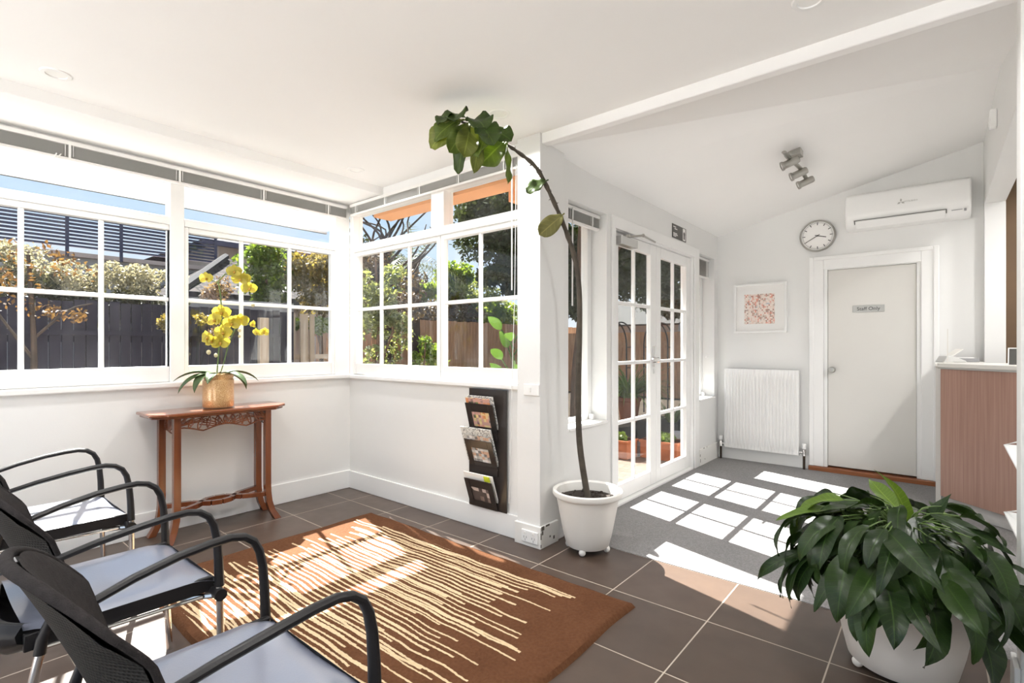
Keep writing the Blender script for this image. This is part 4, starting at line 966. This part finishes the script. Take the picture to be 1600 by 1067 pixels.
def tree(label,loc,trunk,blobs,n,size,mfol,mbark,name='garden_tree',group='trees beyond the windows',part='crown',asp=.5,cat_='tree'):
    d=thing(name,label,cat_,loc,group=group); l=Vector(loc)
    b=MB()
    for P,r in trunk: 
        pts=cat([Vector(p)-l for p in P],4); k=len(pts); b.tube(pts,[r*(1-.6*i/(k-1)) for i in range(k)],8)
    b.build('trunk',mbark,d,smooth=True)
    if blobs:
        c_=cloud(blobs,n,size,asp=asp); c_.v=[tuple(Vector(p)-l) for p in c_.v]; c_.build(part,mfol,d)
    return d
GZ=-.08
def paving():
    m,t,out=nt('pink_patio_pavers'); b=N(t,'BsdfPrincipled'); L(t,b.outputs[0],out.inputs[0]); b.inputs['Roughness'].default_value=.9; b.inputs['Specular IOR Level'].default_value=.05
    br=N(t,'TexBrick',Scale=2.4); br.inputs['Color1'].default_value=(.15,.108,.086,1); br.inputs['Color2'].default_value=(.12,.088,.07,1); br.inputs['Mortar'].default_value=(.085,.065,.052,1); br.inputs['Mortar Size'].default_value=.012
    L(t,coords(t),br.inputs['Vector']); L(t,br.outputs[0],b.inputs['Base Color']); return m
M['pave']=paving()
b=MB(); b.box(-45,-2.09,-20,45,GZ-.2,GZ); b.box(-2.09,30,6.1,45,GZ-.2,GZ); b.box(-2.09,30,-20,-3,GZ-.2,GZ); struct('ground',b,M['ground'])
b=MB(); b.box(-4.2,-2.09,2.70,6.6,GZ-.05,GZ+.03); struct('floor_patio',b,M['pave'])
# eaves
def sheetmat():
    m,t,out=nt('translucent_eave_sheet'); tr=N(t,'BsdfTransparent'); df=N(t,'BsdfTranslucent'); df.inputs[0].default_value=(.62,.62,.63,1); d2=N(t,'BsdfDiffuse'); d2.inputs[0].default_value=(.7,.7,.7,1)
    m1=N(t,'MixShader'); m1.inputs[0].default_value=.6; L(t,d2.outputs[0],m1.inputs[1]); L(t,df.outputs[0],m1.inputs[2])
    m2=N(t,'MixShader'); m2.inputs[0].default_value=.84; L(t,m1.outputs[0],m2.inputs[1]); L(t,tr.outputs[0],m2.inputs[2]); L(t,m2.outputs[0],out.inputs[0]); return m
M['sheet']=sheetmat(); M['bounce']=mat('pale_bounce_slab',(.74,.73,.71),.8,var=.1,scale=2,spec=.1)
b=MB(); b.box(-7,5,-12,-1.72,GZ,GZ+.06); struct('floor_bounce',b,M['bounce'])  # pale slab out of view behind the camera, added to bounce sunlight indoors
d=thing('eave_awning','translucent eave sheet outside above the left windows','eave')
b=MB(); b.add([(-4.71,-3,2.385),(-4.12,-3,2.385),(-4.12,2.75,2.385),(-4.71,2.75,2.385)],[(0,1,2,3)]); b.build('sheet',M['sheet'],d)
b=MB(); b.box(-4.735,-4.705,-3,2.76,2.365,2.385); b.build('edge_bar',M['alu'],d)
b=MB(); b.box(-3.82,-2.09,2.69,2.872,2.375,2.44); struct('trim_5',b,M['orange'])
b=MB(); b.box(-2.42,-2.09,2.872,6.3,2.30,2.44); struct('trim_6',b,M['orange'])
b=MB(); b.box(-2.30,-2.10,6.03,6.30,GZ,2.30); struct('wall_exterior',b,M['orange'])

# dark side fence of upright palings
def fence(name,label,x,y0,y1,zt,m,pitch=.10,rails=True,cat_='fence',rx=.03):
    d=thing(name,label,cat_); b=MB(); y=y0; g=random.Random(3)
    while y<y1:
        b.box(x-.012,x+.008*g.random(),y,y+pitch-.008,GZ-.02,zt-.02*g.random()); y+=pitch
    b.build('palings',m,d)
    for z in (.35,zt-.45):
        b=MB(); b.box(x-.06,x-.012,y0,y1,z,z+.07); b.build('rail',m,d)
    return d
fd=fence('side_fence','dark shaded paling fence close outside the left windows',-7.0,-3.0,3.55,1.735,M['fenced'])
b=MB(); b.box(-6.99,-6.955,-3,3.5,1.36,1.41); b.build('rail',M['fenced'],fd)
fence('back_fence','weathered brown paling fence along the back of the garden',-9.7,5.45,19.0,1.90,M['fence'],.12)
# beige gate boards
d=thing('side_gate','pale boarded side gate at the end of the dark fence','gate')
for y in (3.60,3.80,3.95):
    b=MB(); b.box(-7.23,-7.2,y,y+(.12 if y<3.9 else .07),GZ-.02,1.72); b.build('board',M['beige'],d)
b=MB(); b.box(-7.26,-7.23,3.58,4.25,1.05,1.12); b.build('rail',M['beige'],d)
d=thing('fence_post','pale square post standing against the dark side fence','post'); b=MB(); b.box(-6.98,-6.90,3.08,3.20,GZ-.02,1.62); b.build('post_body',M['beige'],d,bevel=.004)
# carport beam
d=thing('carport','grey carport fascia on posts behind the dark fence','carport')
b=MB(); b.box(-8.0,-7.8,1.8,4.0,1.70,1.88); b.build('fascia',M['houseg'],d)
b=MB(); b.box(-8.1,-7.8,1.8,4.0,1.881,1.91); b.build('roof_sheet',M['houseg'],d)
for y in (1.9,3.8):
    b=MB(); b.box(-7.95,-7.85,y,y+.1,GZ-.02,1.70); b.build('post',M['houseg'],d)
# tiled house
def rooftile():
    m,t,out=nt('grey_roof_tiles'); b=N(t,'BsdfPrincipled'); L(t,b.outputs[0],out.inputs[0]); b.inputs['Roughness'].default_value=.9; b.inputs['Specular IOR Level'].default_value=.05
    tc=N(t,'TexCoord'); sp_=N(t,'SeparateXYZ'); L(t,tc.outputs['Object'],sp_.inputs[0])
    r=math_(t,'MULTIPLY',sp_.outputs[2],11.0); row=math_(t,'FLOOR',r); fr=math_(t,'FRACT',r)
    u=math_(t,'FRACT',math_(t,'ADD',math_(t,'MULTIPLY',sp_.outputs[1],5.0),math_(t,'MULTIPLY',math_(t,'MODULO',row,2.0),.5)))
    hump=math_(t,'ABSOLUTE',math_(t,'SUBTRACT',u,.5))
    k=math_(t,'MAXIMUM',math_(t,'LESS_THAN',fr,.22),math_(t,'GREATER_THAN',hump,.40))
    L(t,mixc(t,k,(.055,.045,.043),(.012,.011,.013)),b.inputs['Base Color']); return m
M['rooft']=rooftile()
d=thing('neighbour_house','neighbouring house with hipped grey tile roof beyond the orchid','house')
ea,eb=-8.9,-11.95
b=MB(); b.add([(ea,2.75,2.07),(ea,5.3,2.07),(-11.3,4.35,3.06),(-11.5,4.7,3.06),(eb,2.75,2.07),(eb,6.0,2.07)],[(0,1,3,2),(0,2,4),(2,3,5,4),(1,5,3)]); b.build('roof',M['rooft'],d)
b=MB(); b.tube([(ea,2.75,2.09),(-11.3,4.35,3.09)],.07,6); b.build('hip_cap',M['iron'],d)
b=MB(); b.box(ea-.02,ea+.12,2.7,5.3,1.96,2.08); b.build('gutter',M['fenced'],d)
b=MB(); b.box(-11.8,-9.4,3.0,5.2,GZ-.02,2.07); b.build('wall',M['housep'],d)
d=thing('upper_storey','grey rendered upper storey with dark eaves behind the tiled roof','building')
b=MB(); b.box(-19,-15.0,5.6,9.6,GZ-.02,4.05); b.build('wall',M['houseg'],d)
b=MB(); b.add([(-14.4,5.0,3.98),(-14.4,10,3.98),(-17,7.3,4.75),(-19.6,5.0,3.98),(-19.6,10,3.98)],[(0,1,2),(0,2,3),(3,2,4),(2,1,4)]); b.build('roof',M['fenced'],d)
b=MB(); b.box(-14.5,-14.35,5.0,9.9,3.86,3.99); b.build('fascia',M['navy'],d)
# slatted screen building
d=thing('screened_balcony','balcony screen of dark horizontal slats high above the hedge','balcony')
b=MB()
for i in range(9):
    z=3.04+.066*i; b.box(-12.06,-12.0,-3.0,4.45,z,z+.034)
b.build('slats',M['navy'],d)
for y in (.2,1.93,2.72,3.55,4.38):
    b=MB(); b.box(-11.99,-11.96,y,y+.05,2.85,3.72); b.build('post',M['navy'],d)
b=MB(); b.box(-12.2,-11.97,-3,4.5,2.86,2.94); b.build('ledge',M['housep'],d)
b=MB(); b.box(-13.0,-12.05,-3,4.5,GZ-.02,2.86); b.build('wall',M['houseg'],d)

# hedge shrubs
hg='cream flowering shrubs above the dark fence'
hl=('cream flowering shrub above the fence in the leftmost pane','cream flowering shrub above the fence left of the first muntin','cream flowering shrub between the first and second muntins','cream flowering shrub against the mullion left of the orchid')
for i,(y,zt) in enumerate(((.15,2.30),(.78,2.42),(1.35,2.32),(1.95,2.30))):
    cc=(-7.42,y,zt-.38)
    d=thing('flowering_shrub',hl[i],'shrub',(-7.42,y,GZ),group=hg); l=Vector((-7.42,y,GZ))
    c_=cloud(clumps((cc[0],cc[1],cc[2]+.08),(.22,.36,.20),12,.13,i+40),2600,.018,asp=.6); c_.v=[tuple(Vector(p)-l) for p in c_.v]; c_.build('blossom',M['fol_cream'],d)
    c_=cloud(clumps((cc[0]-.05,cc[1],cc[2]-.22),(.25,.42,.26),12,.16,i+60),2400,.026); c_.v=[tuple(Vector(p)-l) for p in c_.v]; c_.build('foliage',M['fol_dark'],d)
    b=MB(); b.tube([(0,0,0),(.03,0,1.9)],.04,6); b.build('trunk',M['barkd'],d)
tree('young maple with russet leaves in front of the dark fence',(-5.8,.75,GZ),[([(-5.8,.75,GZ),(-5.82,.74,.9),(-5.78,.73,1.35),(-5.8,.70,2.0)],.032),([(-5.8,.75,1.1),(-5.8,.58,1.4),(-5.8,.50,1.55)],.014),([(-5.79,.73,1.3),(-5.78,.95,1.55),(-5.8,1.12,1.62)],.012)],
  clumps((-5.8,.72,1.80),(.15,.42,.28),16,.085,3)+clumps((-5.8,.42,1.5),(.1,.12,.1),3,.07,5)+clumps((-5.8,1.0,1.55),(.1,.2,.1),5,.06,4),560,.022,M['fol_red'],M['barkd'],name='maple_tree')
tree('small olive shrub against the dark fence beside the mullion',(-6.5,1.98,GZ),[([(-6.5,1.98,GZ),(-6.5,2.0,1.0),(-6.5,2.05,1.7)],.02)],clumps((-6.45,2.05,1.52),(.1,.2,.16),6,.08,9),500,.026,M['fol_olive'],M['barkd'],name='garden_shrub',cat_='shrub')
tree('pink flowering shrub peeping past the mullion left of the orchid',(-6.4,2.42,GZ),[([(-6.4,2.42,GZ),(-6.4,2.42,1.0),(-6.4,2.4,2.0)],.02)],clumps((-6.4,2.36,1.95),(.08,.10,.26),6,.10,19)+clumps((-6.4,2.40,1.42),(.06,.1,.14),4,.08,29),1100,.022,M['fol_pink'],M['barkd'],name='garden_shrub',cat_='shrub')
tree('bright green leafy tree right of the orchid flowers',(-8.5,3.85,GZ),[([(-8.5,3.85,GZ),(-8.5,3.87,1.0),(-8.5,3.9,2.4)],.05)],clumps((-8.5,3.92,2.42),(.16,.38,.55),24,.19,11)+clumps((-7.4,3.72,1.55),(.1,.25,.08),4,.08,12),4600,.042,M['fol_mid'],M['bark'])
tree('olive and russet tree at the right end of the left windows',(-8.1,4.7,GZ),[([(-8.1,4.7,GZ),(-8.1,4.65,1.0),(-8.1,4.6,2.5)],.05),([(-8.1,4.65,1.2),(-8.0,4.4,1.8)],.02)],clumps((-8.1,4.75,2.30),(.25,.62,.62),40,.2,13),8000,.034,M['fol_olive'],M['bark'])
tree('bushy yellow green shrub over the gate boards',(-7.6,4.05,GZ),[([(-7.6,4.05,GZ),(-7.6,4.05,.9),(-7.6,4.05,1.5)],.03)],clumps((-7.5,4.15,1.58),(.1,.28,.12),6,.12,17),900,.034,M['fol_bright'],M['bark'],name='garden_shrub',cat_='shrub')
# seen through the back window
tree('sparse pale green and pink tree at the left of the back window',(-5.6,4.0,GZ),[([(-5.6,4.0,GZ),(-5.62,4.0,.9),(-5.6,4.02,1.6),(-5.65,4.0,2.4)],.035),([(-5.61,4.0,.9),(-5.5,4.2,1.5),(-5.45,4.3,2.0)],.018)],clumps((-5.6,4.05,1.60),(.25,.42,.85),34,.14,21),4200,.030,M['fol_grey'],M['bark'],name='young_tree')
tree('blossoming shrub inside the back window, lower left panes',(-5.0,4.25,GZ),[([(-5.0,4.25,GZ),(-5.0,4.25,.7),(-5,4.3,1.3)],.02)],clumps((-5.0,4.3,1.12),(.15,.28,.30),12,.11,23),1100,.026,M['fol_mid'],M['bark'],name='garden_shrub',cat_='shrub')
# bare branching tree
bt=[([(-7.4,5.55,GZ),(-7.42,5.5,1.2),(-7.45,5.45,2.2),(-7.5,5.4,3.0)],.13)]
gb=random.Random(4)
for i in range(26):
    z0=gb.uniform(2.0,3.0); a=gb.uniform(-1.5,1.5); l=gb.uniform(.7,1.5); dy=math.sin(a)*l
    P=[(-7.45,5.45,z0),(-7.4+gb.uniform(-.2,.2),5.45+dy*.4,z0+l*.35),(-7.4+gb.uniform(-.3,.3),5.45+dy*.8,z0+l*.75),(-7.4+gb.uniform(-.4,.4),5.45+dy*1.0+gb.uniform(-.2,.2),z0+l*1.0)]
    bt.append((P,.024))
tree('bare branching dark tree behind the back window, near the corner',(-7.4,5.55,GZ),bt,clumps((-7.5,5.45,2.25),(.4,.75,.75),26,.24,31),5200,.034,M['fol_brown'],M['barkd'],name='bare_tree')
tree('dark bushy tree low behind the brown fence, left of the palm',(-10.7,7.6,GZ),[([(-10.7,7.6,GZ),(-10.7,7.6,1.5),(-10.7,7.6,2.2)],.08)],clumps((-10.5,8.4,2.05),(.25,1.2,.40),30,.34,33),4200,.055,M['fol_brown'],M['barkd'],name='dark_shrub',cat_='shrub')
# palm
pc=Vector((-8.9,7.3,3.05))
d=thing('palm_tree','palm tree with drooping feather fronds behind the back window','tree',(pc.x,pc.y,GZ),group='trees beyond the windows'); l=Vector((pc.x,pc.y,GZ))
b=MB(); b.tube([(0,0,0),(0,.03,1.6),(0,0,pc.z-GZ)],[.16,.13,.12],10); b.build('trunk',M['barkd'],d,smooth=True)
b=MB(); gp=random.Random(8)
for k in range(26):
    a=k*2.4; el=gp.uniform(.1,1.2); L_=gp.uniform(1.0,1.5); hd=Vector((math.cos(a),math.sin(a),0)); p=pc-l; cur=(hd*math.cos(el)+UP*math.sin(el)); sd=hd.cross(UP)
    for i in range(14):
        cur=(cur+UP*-.10).normalized(); p2=p+cur*(L_/14); 
        for s in (-1,1):
            ll=.30*math.sin(PI*(i+1.5)/17); t_=p+(sd*s*.8+cur*.55-UP*.25).normalized()*ll; wv=cur*.014
            b.add([p-wv,p+wv,t_],[(0,1,2)])
        b.add([p-sd*.008,p+sd*.008,p2+sd*.006,p2-sd*.006],[(0,1,2,3)]); p=p2
b.build('fronds',M['palm'],d)
tree('bright lime green bushy tree right of the window divider',(-10.6,10.2,GZ),[([(-10.6,10.2,GZ),(-10.6,10.2,1.2),(-10.6,10.2,2.8)],.08)],clumps((-10.6,10.2,3.0),(.4,.55,.55),24,.27,35),5200,.065,M['fol_bright'],M['bark'],name='lime_tree')
tree('lime foliage tree low above the fence behind the palm',(-10.2,8.6,GZ),[([(-10.2,8.6,GZ),(-10.2,8.6,1.2),(-10.2,8.6,2.3)],.06)],clumps((-10.2,8.6,2.62),(.25,.7,.22),14,.2,36),2400,.055,M['fol_bright'],M['bark'],name='lime_shrub',cat_='shrub')
tree('tall dark grey green tree rising behind the palm and bare branches',(-12.5,9.1,GZ),[([(-12.5,9.1,GZ),(-12.5,9.1,2.0),(-12.5,9.1,3.8)],.14)],clumps((-12.5,8.6,2.95),(.6,1.4,1.15),40,.42,77),9000,.06,M['fol_big'],M['bark'])
tree('grey green tree in the distance left of the overhanging evergreen',(-11.3,11.5,GZ),[([(-11.3,11.5,GZ),(-11.3,11.5,2.0),(-11.3,11.5,3.0)],.12)],clumps((-11.2,11.7,2.75),(.5,1.9,.62),36,.3,37),6500,.055,M['fol_grey'],M['bark'])
tree('yellow green leafy shrub over the fence in the right panes',(-10.4,11.9,GZ),[([(-10.4,11.9,GZ),(-10.4,11.9,1.0),(-10.4,11.9,2.0)],.06)],clumps((-10.4,11.9,2.15),(.3,1.2,.32),22,.26,39),4200,.062,M['fol_bright'],M['bark'],name='leafy_shrub',cat_='shrub')
tree('brown dead-leaved shrub over the fence beside the divider',(-10.2,10.05,GZ),[([(-10.2,10.05,GZ),(-10.2,10.05,1.0),(-10.2,10.05,1.9)],.05)],clumps((-10.2,10.05,2.1),(.15,.8,.34),18,.2,41),2600,.045,M['fol_brown'],M['barkd'],name='brown_shrub',cat_='shrub')
tree('large dark evergreen overhanging the right side of the back window',(-5.4,7.4,GZ),[([(-5.4,7.4,GZ),(-5.42,7.45,1.2),(-5.45,7.5,2.6),(-5.6,7.6,3.9)],.15),([(-5.45,7.5,2.2),(-5.9,7.3,3.0),(-6.4,7.3,3.5)],.07)],
  clumps((-6.0,7.45,3.5),(.9,1.15,.9),52,.34,43)+clumps((-6.0,7.35,2.6),(.5,.65,.5),26,.25,44),30000,.048,M['fol_big'],M['bark'],name='evergreen_tree')
tree('dark barked tree trunk and canopy behind the narrow window',(-4.6,7.45,GZ),[([(-4.55,7.40,GZ),(-4.57,7.42,.8),(-4.52,7.45,1.8),(-4.6,7.5,3.0),(-4.6,7.6,4.0)],.27),([(-4.55,7.45,2.0),(-4.3,7.9,2.8),(-4.2,8.3,3.3)],.07)],
  clumps((-5.2,9.2,3.25),(1.4,1.5,.75),56,.40,45)+clumps((-4.8,8.4,2.6),(.8,.8,.35),14,.26,46)+clumps((-4.85,7.75,2.3),(.28,.3,.6),10,.22,48),26000,.05,M['fol_big'],M['bark'],name='evergreen_tree')
tree('tall dark tree beyond the right glass door leaf',(-4.6,13.0,GZ),[([(-4.6,13.0,GZ),(-4.6,13.0,1.5),(-4.6,13,3.5)],.16)],clumps((-4.9,12.4,3.3),(1.6,1.6,.95),60,.42,47)+clumps((-4.3,11.3,2.35),(1.0,.8,.35),18,.3,49),22000,.06,M['fol_big'],M['bark'],name='evergreen_tree')
tree('sunlit green sapling high in the right glass door leaf',(-5.2,14.6,GZ),[([(-5.2,14.6,GZ),(-5.2,14.6,1.5),(-5.2,14.6,2.6)],.06)],clumps((-4.6,13.4,2.75),(.4,.4,.3),8,.22,50),900,.06,M['fol_bright'],M['bark'],name='sapling')
# large leaved plant under the back window
d=thing('broad_leaf_plant','broad-leaved green plant just outside the lower right pane','plant',(-2.72,3.3,GZ))
b=MB(); gq=random.Random(6)
for k in range(14):
    a=k*2.4; h=Vector((math.cos(a),math.sin(a),0)); p0=h*.06+UP*(.86+.05*k); v,f=blade(p0+h*.05,h*.7+UP*.9,Vector((-.64,.77,.5)),.17,.085,.9,8,4,.2); b.add(v,f); b.tube([(0,0,.7+.05*k),p0+h*.05],.006,5)
b.build('foliage',M['broad'],d,smooth=True); b=MB(); b.tube([(0,0,0),(.02,0,.7),(0,0,1.2)],.014,7); b.build('stem',M['stem'],d)
# second fence run seen through the doors, shed, arches, pots
fence('far_fence','brown paling fence seen through the glass doors',-5.6,17.0,17.02,1.3,M['fence'])if False else None
d=thing('garden_fence','orange brown paling fence closing the garden beyond the glass doors','fence'); b=MB(); x=-9.7; g=random.Random(5)
while x<-1.5:
    b.box(x,x+.115,12.6+.01*g.random(),12.63,GZ-.02,1.62-.02*g.random()); x+=.125
b.build('palings',M['fence'],d)
for z in (.3,1.2):
    b=MB(); b.box(-9.7,-1.5,12.57,12.6,z,z+.07); b.build('rail',M['fence'],d)
d=thing('garden_shed','shed with a pale corrugated roof rising over the garden fence','shed')
b=MB(); b.add([(-8.6,13.6,1.85),(-5.4,13.6,1.85),(-5.4,16,2.75),(-8.6,16,2.75)],[(0,1,2,3)]); b.build('roof',M['shedr'],d,solid=.05)
b=MB(); b.box(-8.5,-5.5,13.8,15.9,GZ-.02,1.85); b.build('wall',M['houseg'],d)
for i,(x,y,lab) in enumerate(((-4.85,8.95,'wrought iron garden arch seen through the left glass door'),(-4.35,9.75,'wrought iron garden arch seen through the right glass door'))):
    d=thing('garden_arch',lab,'arch',(x,y,GZ),group='wrought iron arches')
    for off in (0,.28):
        b=MB(); P=[Vector((0,off,0))+RI*(-.24)+UP*0]
        P+= [RI*(-.24*math.cos(t_))+UP*(1.35+.45*math.sin(t_))+Vector((0,off,0)) for t_ in [PI*i_/14 for i_ in range(15)]]+[Vector((0,off,0))+RI*.24]
        b.tube(P,.014,6); b.build('hoop',M['iron'],d)
    b=MB()
    for z in (.5,.9,1.3): 
        for s in (-.24,.24): b.tube([RI*s+UP*z,RI*s+UP*z+Vector((0,.28,0))],.008,5)
    b.build('crossbar',M['iron'],d)
d=thing('terracotta_pot','large round terracotta pot on the patio','pot',(-4.17,8.22,GZ))
b=MB(); b.lathe([(0,0),(.135,0),(.15,.05),(.20,.36),(.215,.37),(.22,.43),(.195,.43),(.18,.37),(0,.37)],36); b.build('vessel',M['terra'],d,smooth=True); b=MB(); b.lathe([(0,.385),(.18,.385)],24); b.build('soil',M['soil'],d)
d=thing('strappy_plant','arching strappy green plant in the large terracotta pot','plant',(-4.17,8.22,GZ+.385))
b=MB(); gs=random.Random(12)
for k in range(240):
    a=gs.random()*6.28; h=Vector((math.cos(a),math.sin(a),0)); v,f=blade(h*gs.random()*.10,h*gs.uniform(.15,.9)+UP,UP,gs.uniform(.6,1.1),gs.uniform(.020,.034),gs.uniform(.7,2.2),8,2,.2,shape=lambda s_: 1-s_**3); b.add(v,f)
b.build('foliage',M['strap'],d)
d=thing('strappy_plant','strappy plant growing at the right edge of the glass doors','plant',(-3.55,8.6,GZ))
b=MB()
for k in range(60):
    a=gs.random()*6.28; h=Vector((math.cos(a),math.sin(a),0)); v,f=blade(h*gs.random()*.08,h*gs.uniform(.2,.9)+UP,UP,gs.uniform(.4,.75),gs.uniform(.016,.026),gs.uniform(.5,1.8),8,2,.2,shape=lambda s_: 1-s_**3); b.add(v,f)
b.build('foliage',M['strap'],d)
# terracotta troughs
def trough(label,x0,x1,y0,y1,h,seed,m1,m2,plab):
    z=GZ+.03; d=thing('planter_trough',label,'planter',(x0,y0,z),group='terracotta troughs on the patio'); w=x1-x0; l=y1-y0; t_=.022
    b=MB(); b.box(0,w,0,t_,0,h); b.box(0,w,l-t_,l,0,h); b.box(0,t_,t_,l-t_,0,h); b.box(w-t_,w,t_,l-t_,0,h); b.box(t_,w-t_,t_,l-t_,0,.03); b.build('box',M['terra'],d,bevel=.004)
    b=MB(); b.box(-.012,w+.012,-.012,t_,h-.03,h); b.box(-.012,w+.012,l-t_,l+.012,h-.03,h); b.box(-.012,t_,t_,l-t_,h-.03,h); b.box(w-t_,w+.012,t_,l-t_,h-.03,h); b.build('rim',M['terra'],d,bevel=.004)
    b=MB(); b.box(t_,w-t_,t_,l-t_,.03,h-.04); b.build('soil',M['soil'],d)
    o=cloud(clumps((x0+w*.5,y0+l*.5,z+h+.02),(w*.40,l*.28,.03),10,.055,seed),520,.026,asp=.6).build('bedding_plant',m1); tag(o,plab,'plant','bedding plants in the troughs')
trough('long terracotta trough seen through the left glass door',-3.55,-2.71,5.30,5.56,.21,51,M['fol_bright'],None,'yellow green bedding plants in the left trough')
trough('short terracotta trough seen through the right glass door',-2.66,-2.22,5.53,5.82,.21,52,M['fol_mid'],None,'small green bedding plants in the right trough')
d=tag(MB().sphere((-2.75,6.85,GZ+.02),.16,14,10,(1,.8,.9)).build('garden_stone',M['stone'],smooth=True),'pale rounded boulder on the soil behind the right trough','stone')
# ------------------------------------------------------------------ light
wd=bpy.data.worlds.new('sky'); S.world=wd; wd.use_nodes=True; t=wd.node_tree; t.nodes.clear()
out=N(t,'OutputWorld'); bg=N(t,'Background'); L(t,bg.outputs[0],out.inputs[0])
tc=N(t,'TexCoord'); sp_=N(t,'SeparateXYZ'); L(t,tc.outputs['Generated'],sp_.inputs[0])
sky=ramp(t,math_(t,'MULTIPLY_ADD',sp_.outputs[2],.5,.5),[(0,(.34,.32,.30)),(.49,(.46,.45,.44)),(.505,(.90,.97,1.06)),(.60,(.66,.84,1.06)),(.70,(.50,.74,1.04)),(1.0,(.34,.56,.96))])
nz=N(t,'TexNoise',Scale=2.6,Detail=6); mp=N(t,'Mapping'); mp.inputs['Scale'].default_value=(1,1,2.6); L(t,tc.outputs['Generated'],mp.inputs[0]); L(t,mp.outputs[0],nz.inputs['Vector'])
cf=math_(t,'MINIMUM',math_(t,'MAXIMUM',math_(t,'MULTIPLY_ADD',nz.outputs[0],3.0,-1.45),0),.75)
cf=math_(t,'MULTIPLY',cf,math_(t,'GREATER_THAN',sp_.outputs[2],.01))
L(t,mixc(t,cf,sky,(.95,.97,1)),bg.inputs[0]); bg.inputs[1].default_value=1.0
sd=bpy.data.lights.new('sun','SUN'); so=bpy.data.objects.new('sun',sd); COL.objects.link(so); sd.energy=36; sd.angle=math.radians(.55); sd.color=(1,.965,.91)
so.rotation_euler=Vector((.826,-.237,-1)).to_track_quat('-Z','Y').to_euler()
for (x,y) in LAMPS+[(-1.9,.45),(-.37,.45),(-1.9,-1.2),(-.37,-1.2)]:  # visible downlights plus four unseen lamps added to brighten the room
    ld=bpy.data.lights.new('downlight_and_fill_lamp','AREA'); ld.shape='DISK'; ld.size=.085; ld.energy=10; ld.color=(1,.985,.965); ld.spread=math.radians(150)
    lo=bpy.data.objects.new('downlight_and_fill_lamp',ld); COL.objects.link(lo); lo.location=(x,y,2.538)

for (x,y,z) in ((.95,3.4,2.73),(.95,4.7,2.73),(1.35,5.3,2.73)):  # unseen fill lights over the reception, added to brighten the entry side
    ld=bpy.data.lights.new('reception_fill','AREA'); ld.shape='DISK'; ld.size=.12; ld.energy=18; ld.color=(1,.985,.965); ld.spread=math.radians(160)
    lo=bpy.data.objects.new('reception_fill',ld); COL.objects.link(lo); lo.location=(x,y,z)
# ------------------------------------------------------------------ camera
cd=bpy.data.cameras.new('camera'); co=bpy.data.objects.new('camera',cd); COL.objects.link(co); S.camera=co
cd.sensor_width=36; cd.lens=18.0; cd.clip_start=.02; cd.clip_end=200; cd.shift_y=7.5/1600
co.location=(0,0,1.24); co.rotation_euler=(PI/2,0,math.atan2(.6393,.769))
S.view_settings.view_transform='Standard'; S.view_settings.look='None'; S.view_settings.gamma=1; S.view_settings.use_curve_mapping=False
S.view_settings.exposure=.06
cy=S.cycles; cy.max_bounces=10; cy.diffuse_bounces=7; cy.glossy_bounces=4; cy.transparent_max_bounces=16; cy.transmission_bounces=6; cy.caustics_reflective=False; cy.caustics_refractive=False
try: cy.use_denoising=True; cy.denoiser='OPENIMAGEDENOISE'
except Exception: pass
cy.sample_clamp_indirect=6
